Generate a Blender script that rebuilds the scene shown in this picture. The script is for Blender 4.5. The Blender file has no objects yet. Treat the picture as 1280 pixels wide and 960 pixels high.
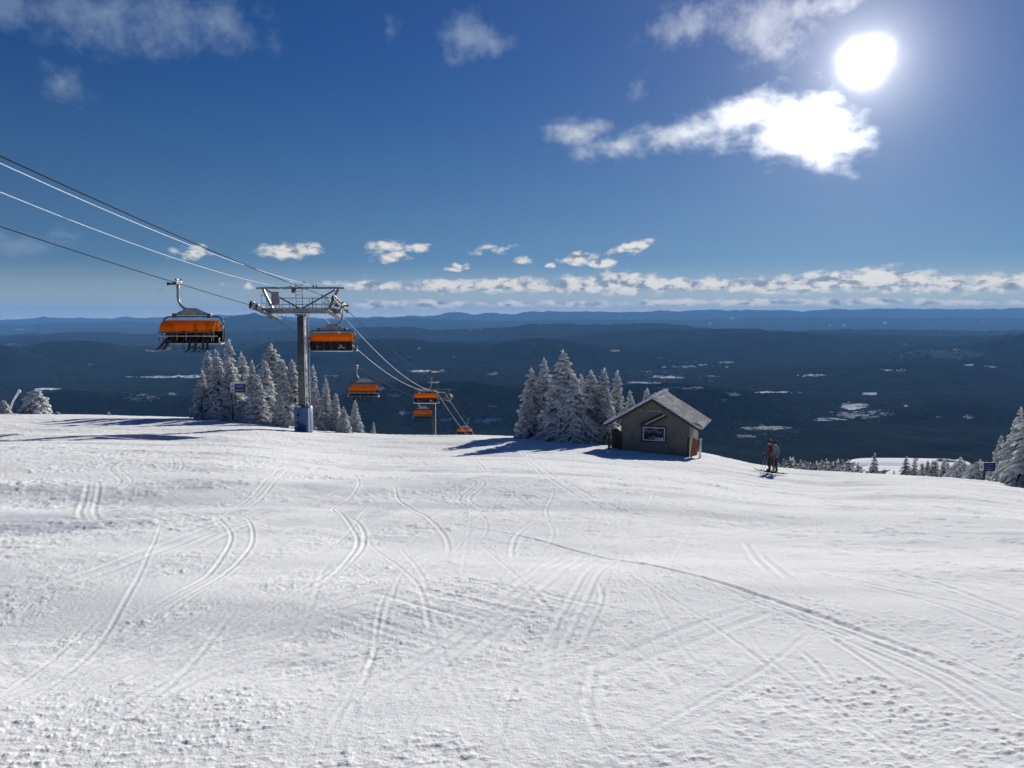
import bpy, bmesh, math, random
import numpy as np
from mathutils import Vector, Matrix, Quaternion

random.seed(11)
rng = np.random.default_rng(5)
R = math.radians
scn = bpy.context.scene
COL = scn.collection

# ------------------------------------------------------------------ view
F = 960.0                       # focal length in photo pixels (1280 wide)
PITCH = math.atan(86.0 / F)
CP, SP = math.cos(PITCH), math.sin(PITCH)
EYE = 1.6
EXPOSURE = 0.46


def ut(px, py):
    cx, cy = (px - 640.0) / F, (480.0 - py) / F
    den = CP + cy * SP
    return cx / den, -(cy * CP - SP) / den          # u = x/y , t = -z/y


def P(px, py, Y):
    u, t = ut(px, py)
    return Vector((u * Y, Y, -t * Y))


SUN_AZ, SUN_EL = R(24.0), R(16.2)
SUN = Vector((math.sin(SUN_AZ) * math.cos(SUN_EL), math.cos(SUN_AZ) * math.cos(SUN_EL), math.sin(SUN_EL)))

# ------------------------------------------------------------------ noise (numpy)


def _hash(ix, iy, seed):
    h = (ix.astype(np.int64) * 374761393 + iy.astype(np.int64) * 668265263 + seed * 974634777) & 0xFFFFFFFF
    h = ((h ^ (h >> 13)) * 1274126177) & 0xFFFFFFFF
    h = (h ^ (h >> 16)) & 0xFFFFFF
    return h.astype(np.float32) / np.float32(0xFFFFFF)


def vnoise(x, y, seed=0):
    x0, y0 = np.floor(x), np.floor(y)
    fx, fy = (x - x0).astype(np.float32), (y - y0).astype(np.float32)
    fx = fx * fx * fx * (fx * (fx * 6 - 15) + 10)
    fy = fy * fy * fy * (fy * (fy * 6 - 15) + 10)
    a, b = _hash(x0, y0, seed), _hash(x0 + 1, y0, seed)
    c, d = _hash(x0, y0 + 1, seed), _hash(x0 + 1, y0 + 1, seed)
    return (a + (b - a) * fx) * (1 - fy) + (c + (d - c) * fx) * fy - 0.5


def fbm(x, y, o=4, seed=0, gain=0.5):
    s, a = 0.0, 1.0
    c, si = 0.8, 0.6
    for k in range(o):
        s = s + a * vnoise(x, y, seed + k * 17)
        x, y = (x * c - y * si) * 2.03 + 13.7, (x * si + y * c) * 2.03 + 7.1
        a *= gain
    return s


# ------------------------------------------------------------------ ground shape
#        px    py   depth of the brow
CREST = [(-500, 510, 80), (0, 517, 74), (100, 518.5, 74), (240, 522, 72), (300, 524, 71), (340, 529, 70), (400, 537, 68),
         (440, 541, 66), (480, 543.5, 64), (600, 544, 62), (680, 548, 60), (755, 553.5, 59), (820, 559, 57),
         (860, 563, 56), (885, 566, 54), (920, 576, 51), (965, 584.5, 50), (1060, 590, 49), (1180, 596, 47), (1280, 608, 45),
         (1700, 650, 42)]
_cu = np.array([ut(a, b)[0] for a, b, c in CREST])
_cs = np.array([ut(a, b)[1] - EYE / c for a, b, c in CREST])
_cr = np.array([float(c) for a, b, c in CREST])
_fu = np.linspace(-1.4, 1.4, 561)
_kk = np.exp(-0.5 * (np.arange(-24, 25) / 8.0) ** 2)
_kk /= _kk.sum()
_sm = lambda v: np.convolve(np.pad(np.interp(_fu, _cu, v), 24, mode='edge'), _kk, mode='valid')
_cs, _cr = _sm(_cs), _sm(_cr)
_cu = _fu
K_ROLL, MAX_EXTRA = 0.008, 0.16
FLOOR = -650.0


def ground(x, y):
    x, y = np.asarray(x, float), np.asarray(y, float)
    u = x / np.maximum(y, 9.0)
    s = np.interp(u, _cu, _cs)
    rc = np.interp(u, _cu, _cr)
    w = np.clip((y - 4.0) / 20.0, 0, 1)
    w = w * w * (3 - 2 * w)
    s = s * w + 0.143 * (1 - w)
    d = np.maximum(0.0, y - rc)
    dl = MAX_EXTRA / (2 * K_ROLL)
    extra = np.where(d < dl, K_ROLL * d * d, K_ROLL * dl * dl + MAX_EXTRA * (d - dl))
    # shallow trough in front of the brow
    k = np.clip((u + 0.1) / 0.4, 0, 1)
    amp = (0.55 - 0.15 * k) * np.clip((0.56 - u) / 0.14, 0, 1)
    trough = amp * np.exp(-((y - (41 - 5 * k)) / (13 - 2.5 * k)) ** 2)
    return -(EYE + s * y) - extra - trough


def gz(x, y):
    return float(ground(np.array([x]), np.array([y]))[0])


def G(px, py, Y):
    u, t = ut(px, py)
    return Vector((u * Y, Y, gz(u * Y, Y)))


# ------------------------------------------------------------------ node helpers
class NT:
    def __init__(self, tree):
        self.t = tree
        self.n, self.l = tree.nodes, tree.links

    def add(self, kind, **kw):
        nd = self.n.new(kind)
        for k, v in kw.items():
            setattr(nd, k, v)
        return nd

    def put(self, sock, v):
        if v is None:
            return
        if isinstance(v, bpy.types.NodeSocket):
            self.l.new(v, sock)
        else:
            sock.default_value = v

    def math(self, op, a, b=None, c=None, clamp=False):
        nd = self.add('ShaderNodeMath', operation=op, use_clamp=clamp)
        for i, v in enumerate((a, b, c)):
            self.put(nd.inputs[i], v)
        return nd.outputs[0]

    def vmath(self, op, a, b=None, out=0):
        nd = self.add('ShaderNodeVectorMath', operation=op)
        self.put(nd.inputs[0], a)
        if b is not None:
            self.put(nd.inputs[1], b)
        return nd.outputs[out]

    def noise(self, vec, scale, detail=4.0, rough=0.55, dist=0.0, out=0):
        nd = self.add('ShaderNodeTexNoise')
        self.put(nd.inputs['Vector'], vec)
        nd.inputs['Scale'].default_value = scale
        nd.inputs['Detail'].default_value = detail
        nd.inputs['Roughness'].default_value = rough
        nd.inputs['Distortion'].default_value = dist
        return nd.outputs[out]

    def ramp(self, f, a, b, lo=0.0, hi=1.0, smooth=True):
        nd = self.add('ShaderNodeMapRange', interpolation_type='SMOOTHSTEP' if smooth else 'LINEAR')
        self.put(nd.inputs[0], f)
        for i, v in enumerate((a, b, lo, hi)):
            self.put(nd.inputs[i + 1], v)
        return nd.outputs[0]

    def mix(self, f, a, b):
        nd = self.add('ShaderNodeMix', data_type='RGBA')
        self.put(nd.inputs[0], f)
        self.put(nd.inputs[6], a)
        self.put(nd.inputs[7], b)
        return nd.outputs[2]

    def scale(self, vec, s):
        return self.vmath('MULTIPLY', vec, s)


def c4(c):
    return (c[0], c[1], c[2], 1.0)


MATS = {}


def new_mat(name):
    m = bpy.data.materials.new(name)
    m.use_nodes = True
    nt = NT(m.node_tree)
    nt.n.clear()
    out = nt.add('ShaderNodeOutputMaterial')
    return m, nt, out


def mat(name, col, rough=0.6, metal=0.0, col2=None, nscale=6.0, bump=0.0, bscale=30.0, spec=0.5, stretch=(1, 1, 1)):
    if name in MATS:
        return MATS[name]
    m, nt, out = new_mat(name)
    b = nt.add('ShaderNodeBsdfPrincipled')
    tc = nt.add('ShaderNodeTexCoord').outputs['Object']
    v = nt.scale(tc, stretch)
    if col2 is None:
        col2 = tuple(x * 0.72 for x in col)
    f = nt.ramp(nt.noise(v, nscale, 5, 0.6), 0.35, 0.68)
    nt.put(b.inputs['Base Color'], nt.mix(f, c4(col), c4(col2)))
    b.inputs['Roughness'].default_value = rough
    b.inputs['Metallic'].default_value = metal
    b.inputs['Specular IOR Level'].default_value = spec
    if bump:
        bp = nt.add('ShaderNodeBump')
        bp.inputs['Strength'].default_value = bump
        bp.inputs['Distance'].default_value = 0.02
        nt.put(bp.inputs['Height'], nt.noise(v, bscale, 4, 0.6))
        nt.put(b.inputs['Normal'], bp.outputs[0])
    nt.l.new(b.outputs[0], out.inputs[0])
    MATS[name] = m
    return m


# ------------------------------------------------------------------ mesh builder
class MB:
    def __init__(self):
        self.v, self.f, self.m, self.s = [], [], [], []

    def addf(self, idx, m=0, smooth=True):
        self.f.append(idx)
        self.m.append(m)
        self.s.append(smooth)

    def box(self, c, s, m=0, rot=None, bev=0.0):
        c = Vector(c)
        hx, hy, hz = s[0] / 2, s[1] / 2, s[2] / 2
        if bev <= 0:
            pts = [Vector((x, y, z)) for z in (-hz, hz) for y in (-hy, hy) for x in (-hx, hx)]
            fs = [(0, 2, 3, 1), (4, 5, 7, 6), (0, 1, 5, 4), (2, 6, 7, 3), (0, 4, 6, 2), (1, 3, 7, 5)]
            sm = False
            n0 = len(self.v)
            for p in pts:
                self.v.append(tuple((rot @ p if rot else p) + c))
            for q in fs:
                self.addf(tuple(n0 + i for i in q), m, False)
            return self
        bm = bmesh.new()
        bmesh.ops.create_cube(bm, size=1.0)
        for vv in bm.verts:
            vv.co = Vector((vv.co.x * s[0], vv.co.y * s[1], vv.co.z * s[2]))
        bmesh.ops.bevel(bm, geom=list(bm.edges), offset=bev, segments=2, affect='EDGES', profile=0.7)
        n0 = len(self.v)
        bm.verts.index_update()
        for vv in bm.verts:
            self.v.append(tuple((rot @ vv.co if rot else vv.co) + c))
        for ff in bm.faces:
            self.addf(tuple(n0 + vv.index for vv in ff.verts), m, False)
        bm.free()
        return self

    def bar(self, a, b, w, h, m=0, up=(0, 0, 1)):
        a, b = Vector(a), Vector(b)
        d = b - a
        L = d.length
        y = d.normalized()
        x = y.cross(Vector(up))
        if x.length < 1e-4:
            x = y.cross(Vector((1, 0, 0)))
        x.normalize()
        z = x.cross(y)
        rot = Matrix((x, y, z)).transposed()
        return self.box((a + b) / 2, (w, L, h), m, rot)

    def tube(self, pts, r, n=8, m=0, caps=True, closed=False):
        pts = [Vector(p) for p in pts]
        N = len(pts)
        rs = r if isinstance(r, (list, tuple)) else [r] * N
        n0 = len(self.v)
        prev = None
        for i, p in enumerate(pts):
            if closed:
                d = pts[(i + 1) % N] - pts[i - 1]
            else:
                d = pts[min(i + 1, N - 1)] - pts[max(i - 1, 0)]
            d.normalize()
            if prev is None:
                x = d.orthogonal().normalized()
            else:
                x = prev - d * prev.dot(d)
                x = x.normalized() if x.length > 1e-5 else d.orthogonal().normalized()
            prev = x
            y = d.cross(x)
            for k in range(n):
                a = 2 * math.pi * k / n
                self.v.append(tuple(p + (x * math.cos(a) + y * math.sin(a)) * rs[i]))
        segs = N if closed else N - 1
        for i in range(segs):
            j = (i + 1) % N
            for k in range(n):
                k2 = (k + 1) % n
                self.addf((n0 + i * n + k, n0 + i * n + k2, n0 + j * n + k2, n0 + j * n + k), m, n > 4)
        if caps and not closed:
            self.addf(tuple(n0 + k for k in range(n))[::-1], m, False)
            self.addf(tuple(n0 + (N - 1) * n + k for k in range(n)), m, False)
        return self

    def prism(self, outline, axis, a, b, m=0):
        """outline: 2-D points; axis 'x' or 'y': extrude along it from a to b"""
        n = len(outline)
        n0 = len(self.v)
        for t in (a, b):
            for (p, q) in outline:
                self.v.append((t, p, q) if axis == 'x' else (p, t, q))
        self.addf(tuple(n0 + i for i in range(n)), m, False)
        self.addf(tuple(n0 + n + i for i in range(n))[::-1], m, False)
        for i in range(n):
            j = (i + 1) % n
            self.addf((n0 + i, n0 + n + i, n0 + n + j, n0 + j), m, False)
        return self

    def blob(self, c, r, m=0, nu=8, nv=6, jit=0.0):
        c = Vector(c)
        n0 = len(self.v)
        for i in range(1, nv):
            th = math.pi * i / nv
            for k in range(nu):
                ph = 2 * math.pi * k / nu
                q = 1 + random.uniform(-jit, jit)
                self.v.append((c.x + r[0] * q * math.sin(th) * math.cos(ph), c.y + r[1] * q * math.sin(th) * math.sin(ph), c.z + r[2] * q * math.cos(th)))
        top = len(self.v)
        self.v.append((c.x, c.y, c.z + r[2]))
        self.v.append((c.x, c.y, c.z - r[2]))
        for i in range(nv - 2):
            for k in range(nu):
                k2 = (k + 1) % nu
                self.addf((n0 + i * nu + k, n0 + (i + 1) * nu + k, n0 + (i + 1) * nu + k2, n0 + i * nu + k2), m)
        for k in range(nu):
            k2 = (k + 1) % nu
            self.addf((top, n0 + k, n0 + k2), m)
            self.addf((top + 1, n0 + (nv - 2) * nu + k2, n0 + (nv - 2) * nu + k), m)
        return self

    def mesh(self, name, mats):
        me = bpy.data.meshes.new(name)
        me.from_pydata(self.v, [], self.f)
        for mm in mats:
            me.materials.append(mm)
        me.polygons.foreach_set('material_index', self.m)
        me.polygons.foreach_set('use_smooth', self.s)
        me.update()
        bm = bmesh.new()
        bm.from_mesh(me)
        bmesh.ops.recalc_face_normals(bm, faces=bm.faces)
        bm.to_mesh(me)
        bm.free()
        return me

    def build(self, name, mats, parent=None):
        if not isinstance(mats, (list, tuple)):
            mats = [mats]
        o = bpy.data.objects.new(name, self.mesh(name, mats))
        COL.objects.link(o)
        if parent:
            o.parent = parent
        return o


def tag(o, label=None, cat=None, group=None, kind=None):
    if label:
        o['label'] = label
    if cat:
        o['category'] = cat
    if group:
        o['group'] = group
    if kind:
        o['kind'] = kind
    return o


def empty(name, loc, rz=0.0, label=None, cat=None, group=None):
    o = bpy.data.objects.new(name, None)
    o.empty_display_size = 0.3
    COL.objects.link(o)
    o.location = loc
    o.rotation_euler = (0, 0, rz)
    return tag(o, label, cat, group)


def copy_tree(o, parent=None):
    c = o.copy()
    COL.objects.link(c)
    if parent:
        c.parent = parent
    for ch in list(o.children):
        copy_tree(ch, c)
    return c


# ------------------------------------------------------------------ materials
M_POLE = mat('weathered_tower_steel', (0.11, 0.115, 0.12), 0.6, 0.15, (0.055, 0.06, 0.065), 3, 0.15, 25)
M_STEEL = mat('galvanised_steel', (0.22, 0.24, 0.26), 0.5, 0.4, (0.12, 0.13, 0.15), 4, 0.15, 25)
M_DARK = mat('dark_steel', (0.035, 0.04, 0.05), 0.45, 0.3, (0.06, 0.06, 0.07), 8)
M_BLACK = mat('black_upholstery', (0.008, 0.008, 0.010), 0.75, 0, (0.012, 0.012, 0.014), 9, spec=0.15)
M_SILVER = mat('bright_aluminium', (0.62, 0.64, 0.66), 0.35, 0.7, (0.45, 0.46, 0.48), 12)
M_RUBBER = mat('sheave_rubber', (0.02, 0.02, 0.02), 0.8)
M_PAD = mat('blue_tower_pad', (0.045, 0.11, 0.26), 0.55, 0, (0.09, 0.16, 0.30), 2.5, 0.2, 10)
M_RIME = mat('rime_ice', (0.80, 0.83, 0.87), 0.7, 0, (0.62, 0.66, 0.72), 14, 0.4, 40)
M_ROPE = mat('haul_rope', (0.012, 0.012, 0.014), 0.85, 0.0, spec=0.1)
M_WHITE = mat('white_paint', (0.72, 0.74, 0.76), 0.5, 0, (0.58, 0.6, 0.63), 10)
M_BLUE = mat('blue_sign_face', (0.012, 0.03, 0.19), 0.4, 0, (0.01, 0.025, 0.14), 5)
M_TXT = mat('pale_sign_lettering', (0.30, 0.34, 0.55), 0.5)
M_RED = mat('red_print', (0.35, 0.02, 0.02), 0.5)
M_LOGO = mat('grey_print', (0.45, 0.46, 0.48), 0.5)
M_BARK = mat('spruce_bark', (0.10, 0.075, 0.055), 0.9, 0, (0.05, 0.04, 0.032), 12, 0.5, 30)
M_NEEDLE = mat('spruce_needles', (0.030, 0.045, 0.034), 0.8, 0, (0.05, 0.06, 0.05), 5)
M_WALL = mat('weathered_hut_wall', (0.175, 0.17, 0.15), 0.85, 0, (0.135, 0.13, 0.115), 1.6, 0.3, 18, stretch=(1, 1, 0.7))
M_WOOD = mat('dark_stained_wood', (0.035, 0.03, 0.027), 0.75, 0, (0.055, 0.045, 0.038), 6, 0.3, 20)
M_REDWOOD = mat('rusty_red_board', (0.32, 0.065, 0.03), 0.7, 0, (0.18, 0.05, 0.03), 6)
M_SNOWCAP = mat('settled_snow', (0.82, 0.84, 0.87), 0.7, 0, (0.74, 0.77, 0.80), 4, 0.5, 9, spec=0.0)
M_GLOVE = mat('black_nylon', (0.012, 0.012, 0.015), 0.55)
M_PANTS = mat('black_ski_trousers', (0.010, 0.011, 0.016), 0.7)
M_REDJ = mat('dark_red_jacket', (0.22, 0.012, 0.018), 0.7, 0, (0.10, 0.01, 0.014), 5)
M_GREYJ = mat('pale_grey_blue_jacket', (0.15, 0.19, 0.22), 0.7, 0, (0.09, 0.12, 0.15), 5)
M_NAVYJ = mat('dark_navy_jacket', (0.015, 0.018, 0.03), 0.7)
M_SKIN = mat('skin_tone', (0.45, 0.27, 0.2), 0.6)
M_SHELL = mat('helmet_shell', (0.03, 0.03, 0.035), 0.15, 0, (0.04, 0.04, 0.045), 3)
M_GOGGLE = mat('goggle_lens', (0.02, 0.02, 0.03), 0.08, 0)
M_SKI = mat('ski_topsheet', (0.03, 0.033, 0.042), 0.8, spec=0.0)
M_SKIPALE = mat('pale_ski_base', (0.55, 0.58, 0.66), 0.5)


def bubble_material():
    m, nt, out = new_mat('orange_bubble_plastic')
    tc = nt.add('ShaderNodeTexCoord').outputs['Object']
    f = nt.ramp(nt.noise(tc, 3.0, 4), 0.35, 0.7)
    col = nt.mix(f, (0.56, 0.285, 0.015, 1), (0.50, 0.25, 0.013, 1))
    tl = nt.add('ShaderNodeBsdfTranslucent')
    nt.put(tl.inputs[0], col)
    df = nt.add('ShaderNodeBsdfPrincipled')
    nt.put(df.inputs['Base Color'], col)
    df.inputs['Roughness'].default_value = 0.25
    tr = nt.add('ShaderNodeBsdfTransparent')
    tr.inputs[0].default_value = (1.0, 0.58, 0.09, 1)
    m1 = nt.add('ShaderNodeMixShader')
    m1.inputs[0].default_value = 0.45
    nt.l.new(tl.outputs[0], m1.inputs[1])
    nt.l.new(df.outputs[0], m1.inputs[2])
    m2 = nt.add('ShaderNodeMixShader')
    m2.inputs[0].default_value = 0.55
    nt.l.new(m1.outputs[0], m2.inputs[1])
    nt.l.new(tr.outputs[0], m2.inputs[2])
    nt.l.new(m2.outputs[0], out.inputs[0])
    return m


M_BUBBLE = bubble_material()


def tree_snow_material():
    m, nt, out = new_mat('rime_snow_on_boughs')
    tc = nt.add('ShaderNodeTexCoord').outputs['Object']
    n = nt.noise(tc, 4.0, 5, 0.65)
    col = nt.mix(nt.ramp(n, 0.32, 0.7), (0.94, 0.95, 0.95, 1), (0.76, 0.79, 0.82, 1))
    d = nt.add('ShaderNodeBsdfDiffuse')
    nt.put(d.inputs[0], col)
    t = nt.add('ShaderNodeBsdfTranslucent')
    nt.put(t.inputs[0], col)
    bp = nt.add('ShaderNodeBump')
    bp.inputs['Strength'].default_value = 0.7
    bp.inputs['Distance'].default_value = 0.03
    nt.put(bp.inputs['Height'], nt.noise(tc, 20.0, 4, 0.65))
    nt.put(d.inputs['Normal'], bp.outputs[0])
    mx = nt.add('ShaderNodeMixShader')
    mx.inputs[0].default_value = 0.46
    nt.l.new(d.outputs[0], mx.inputs[1])
    nt.l.new(t.outputs[0], mx.inputs[2])
    nt.l.new(mx.outputs[0], out.inputs[0])
    return m


M_TREESNOW = tree_snow_material()


def roof_snow_material():
    m, nt, out = new_mat('thin_snow_over_ribbed_metal')
    tc = nt.add('ShaderNodeTexCoord').outputs['Object']
    b = nt.add('ShaderNodeBsdfPrincipled')
    v = nt.scale(tc, (5.0, 0.35, 5.0))
    n1 = nt.noise(v, 1.6, 5, 0.65)
    n2 = nt.noise(tc, 1.3, 4, 0.6)
    f = nt.ramp(nt.math('ADD', n1, nt.math('MULTIPLY', n2, 0.5)), 0.55, 0.82)
    nt.put(b.inputs['Base Color'], nt.mix(f, (0.50, 0.505, 0.51, 1), (0.29, 0.29, 0.28, 1)))
    b.inputs['Roughness'].default_value = 0.9
    b.inputs['Specular IOR Level'].default_value = 0.0
    bp = nt.add('ShaderNodeBump')
    bp.inputs['Strength'].default_value = 0.5
    bp.inputs['Distance'].default_value = 0.04
    nt.put(bp.inputs['Height'], n1)
    nt.put(b.inputs['Normal'], bp.outputs[0])
    nt.l.new(b.outputs[0], out.inputs[0])
    return m


M_ROOFSNOW = roof_snow_material()


def glass_material():
    m, nt, out = new_mat('window_glass')
    g = nt.add('ShaderNodeBsdfPrincipled')
    g.inputs['Base Color'].default_value = (0.03, 0.04, 0.05, 1)
    g.inputs['Roughness'].default_value = 0.06
    g.inputs['Specular IOR Level'].default_value = 0.9
    tc = nt.add('ShaderNodeTexCoord').outputs['Object']
    f = nt.ramp(nt.noise(nt.scale(tc, (1, 1, 2.5)), 2.0, 3), 0.45, 0.62)
    nt.put(g.inputs['Base Color'], nt.mix(f, (0.02, 0.03, 0.04, 1), (0.16, 0.19, 0.22, 1)))
    nt.l.new(g.outputs[0], out.inputs[0])
    return m


M_GLASS = glass_material()


# ------------------------------------------------------------------ big grids
def grid_mesh(name, X, Y, Z, material, wrap=False, attrs=None):
    nr, nc = X.shape
    me = bpy.data.meshes.new(name)
    co = np.empty((nr * nc, 3), np.float32)
    co[:, 0], co[:, 1], co[:, 2] = X.ravel(), Y.ravel(), Z.ravel()
    idx = np.arange(nr * nc, dtype=np.int32).reshape(nr, nc)
    if wrap:
        nxt = np.roll(idx, -1, axis=1)
        a, b, c, d = idx[:-1], nxt[:-1], nxt[1:], idx[1:]
    else:
        a, b, c, d = idx[:-1, :-1], idx[:-1, 1:], idx[1:, 1:], idx[1:, :-1]
    quads = np.stack([a.ravel(), b.ravel(), c.ravel(), d.ravel()], axis=1)
    nq = len(quads)
    me.vertices.add(nr * nc)
    me.vertices.foreach_set('co', co.ravel())
    me.loops.add(nq * 4)
    me.loops.foreach_set('vertex_index', quads.ravel())
    me.polygons.add(nq)
    me.polygons.foreach_set('loop_start', np.arange(0, nq * 4, 4, dtype=np.int32))
    me.polygons.foreach_set('loop_total', np.full(nq, 4, np.int32))
    me.polygons.foreach_set('use_smooth', np.ones(nq, bool))
    me.materials.append(material)
    me.update(calc_edges=True)
    for k, v in (attrs or {}).items():
        at = me.attributes.new(k, 'FLOAT', 'POINT')
        at.data.foreach_set('value', v.ravel().astype(np.float32))
    o = bpy.data.objects.new(name, me)
    COL.objects.link(o)
    return o


# ---- snow slope
def snow_material():
    m, nt, out = new_mat('piste_snow')
    b = nt.add('ShaderNodeBsdfPrincipled')
    tc = nt.add('ShaderNodeTexCoord').outputs['Object']
    grey_patch = nt.add('ShaderNodeAttribute', attribute_name='grey_patch').outputs['Fac']
    n = nt.noise(tc, 1.7, 6, 0.65)
    n2 = nt.noise(nt.scale(tc, (0.30, 0.9, 1)), 1.0, 7, 0.7, 0.6)
    base = nt.mix(nt.ramp(n, 0.3, 0.7), (0.90, 0.912, 0.905, 1), (0.85, 0.862, 0.86, 1))
    base = nt.mix(nt.ramp(n2, 0.36, 0.66), base, (0.80, 0.815, 0.82, 1))
    nt.put(b.inputs['Base Color'], nt.mix(grey_patch, base, (0.56, 0.59, 0.64, 1)))  # masked patches of the snow are mixed to a darker bluish grey
    b.inputs['Roughness'].default_value = 0.7
    b.inputs['Specular IOR Level'].default_value = 0.0
    h1 = nt.noise(tc, 28.0, 5, 0.7)
    h2 = nt.noise(nt.scale(tc, (1, 1, 1)), 110.0, 3, 0.6)
    h = nt.math('ADD', h1, nt.math('MULTIPLY', h2, 0.3))
    bp = nt.add('ShaderNodeBump')
    bp.inputs['Strength'].default_value = 0.4
    bp.inputs['Distance'].default_value = 0.03
    nt.put(bp.inputs['Height'], h)
    nt.put(b.inputs['Normal'], bp.outputs[0])
    nt.l.new(b.outputs[0], out.inputs[0])
    return m


NC_D, NC_S = 1240, 120
az = np.concatenate([np.linspace(-R(41), R(41), NC_D), np.linspace(R(41), 2 * math.pi - R(41), NC_S + 2)[1:-1]])
# radial distribution: mix of 1/r (pixel rows) and log
rr = np.geomspace(2.3, 135.0, 6000)
dens = 1.0 / rr ** 2 * 3.6 + 1.0 / rr * 0.55 + 0.012
cum = np.concatenate([[0], np.cumsum(0.5 * (dens[1:] + dens[:-1]) * np.diff(rr))])
NR = 960
r_vis = np.interp(np.linspace(0, cum[-1], NR), cum, rr)
rads = np.concatenate([np.linspace(0.25, 2.25, 26), r_vis])
RR, AZ = np.meshgrid(rads, az, indexing='ij')
SX, SY = RR * np.sin(AZ), RR * np.cos(AZ)
SZ = ground(SX, SY)
near = np.clip((RR - 1.0) / 4.0, 0, 1)
far = np.clip(RR / 30.0, 0, 1)

# broad undulation (long drifts lying across the run)
und = 0.22 * fbm(SX / 14, SY / 6, 3, 3) + 0.035 * fbm(SX / 3.2, SY / 1.7, 3, 9)
SZ += und * near * np.clip((75 - SY) / 20, 0.15, 1)
rough = np.clip(0.55 + 2.3 * fbm(SX / 2.6 + 0.5 * SY / 2.6, SY / 1.3, 4, 21), 0.05, 1.7)
smooth = np.zeros_like(SX)
disp = np.zeros_like(SX)
line_ = np.zeros_like(SX)


def unproject(px, py):
    """where the pixel's ray meets the smooth slope"""
    u, t = ut(px, py)
    lo, hi = 1.5, 66.0
    ys = np.linspace(lo, hi, 1400)
    dz = ground(u * ys, ys) + t * ys
    k = np.where(dz >= 0)[0]
    y = ys[k[0]] if len(k) else hi
    if len(k) and k[0] > 0:
        a, b = dz[k[0] - 1], dz[k[0]]
        y = ys[k[0] - 1] + (ys[k[0]] - ys[k[0] - 1]) * (-a) / (b - a + 1e-9)
    return np.array([u * y, y])


def catmull(pts, n=14):
    pts = [np.array(p, float) for p in pts]
    pts = [2 * pts[0] - pts[1]] + pts + [2 * pts[-1] - pts[-2]]
    out = []
    for i in range(1, len(pts) - 2):
        p0, p1, p2, p3 = pts[i - 1:i + 3]
        for k in range(n):
            t = k / n
            out.append(0.5 * (2 * p1 + (p2 - p0) * t + (2 * p0 - 5 * p1 + 4 * p2 - p3) * t * t + (3 * p1 - p0 - 3 * p2 + p3) * t ** 3))
    out.append(pts[-2])
    return np.array(out)


AZV = az[:NC_D]


def stamp(path, depth, sig, gap=0.0, band=0.0, smo=0.6, lip=0.7, wob=0.0, deep=0.0):
    rm_ = float(np.hypot(*np.asarray(path).mean(axis=0)))
    depth, sig, gap, band = depth * 0.34, max(sig * 0.34, 0.010 + 0.0008 * rm_), gap * 0.6, band * 0.7
    depth = min(depth, 0.26 * sig)
    if deep:
        depth, sig = deep, 0.034
    """press a track into the snow along a ground path"""
    path = np.asarray(path)
    W = max(gap / 2 + 4 * sig, band * 2.2)
    pr = np.hypot(path[:, 0], path[:, 1])
    pa = np.arctan2(path[:, 0], path[:, 1])
    arc = np.concatenate([[0], np.cumsum(np.hypot(*np.diff(path, axis=0).T))])
    L = arc[-1]
    mr = W / np.maximum(pr, 1.0)
    i0 = max(0, np.searchsorted(rads, (pr - W).min()) - 1)
    i1 = min(len(rads), np.searchsorted(rads, (pr + W).max()) + 2)
    j0 = max(0, np.searchsorted(AZV, (pa - mr * 1.3).min()) - 1)
    j1 = min(NC_D, np.searchsorted(AZV, (pa + mr * 1.3).max()) + 2)
    if i1 - i0 < 2 or j1 - j0 < 2:
        return
    D = np.full((i1 - i0, j1 - j0), 1e9, np.float32)
    S = np.zeros_like(D)
    A = np.zeros_like(D)
    for k in range(len(path) - 1):
        p, q = path[k], path[k + 1]
        ra, rb = min(pr[k], pr[k + 1]) - W, max(pr[k], pr[k + 1]) + W
        w = W * 1.3 / max(1.0, min(pr[k], pr[k + 1]))
        aa, ab = min(pa[k], pa[k + 1]) - w, max(pa[k], pa[k + 1]) + w
        a0, a1 = max(i0, np.searchsorted(rads, ra) - 1), min(i1, np.searchsorted(rads, rb) + 1)
        b0, b1 = max(j0, np.searchsorted(AZV, aa) - 1), min(j1, np.searchsorted(AZV, ab) + 1)
        if a1 <= a0 or b1 <= b0:
            continue
        x, y = SX[a0:a1, b0:b1], SY[a0:a1, b0:b1]
        d = q - p
        l2 = d @ d + 1e-9
        t = np.clip(((x - p[0]) * d[0] + (y - p[1]) * d[1]) / l2, 0, 1)
        ex, ey = x - p[0] - t * d[0], y - p[1] - t * d[1]
        dist = np.hypot(ex, ey)
        side = np.sign(ex * d[1] - ey * d[0])
        sub = (slice(a0 - i0, a1 - i0), slice(b0 - j0, b1 - j0))
        better = dist < D[sub]
        D[sub] = np.where(better, dist, D[sub])
        S[sub] = np.where(better, side, S[sub])
        A[sub] = np.where(better, arc[k] + t * (arc[k + 1] - arc[k]), A[sub])
    ok = D < 1e8
    sd = D * S
    fade = np.clip(A / (0.18 * L + 0.01), 0, 1) * np.clip((L - A) / (0.25 * L + 0.01), 0, 1)
    fade = np.sqrt(fade) * ok
    if wob:
        fade = fade * np.clip(0.8 + 0.6 * vnoise(A / 1.4, A * 0 + 3.3, int(L * 97) % 1000), 0.3, 1.1)
    h = np.zeros_like(D)
    for g in ((-gap / 2, gap / 2) if gap else (0.0,)):
        e = (sd - g) / sig
        h += -depth * np.exp(-e * e) + lip * depth * np.exp(-((np.abs(e) - 2.0) ** 2) * 1.1)
    (disp if not deep else line_)[i0:i1, j0:j1] += h * fade
    b = max(band, gap * 0.5 + sig * 1.2)
    smooth[i0:i1, j0:j1] = np.maximum(smooth[i0:i1, j0:j1], smo * np.exp(-(D / b) ** 2) * fade)


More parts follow.
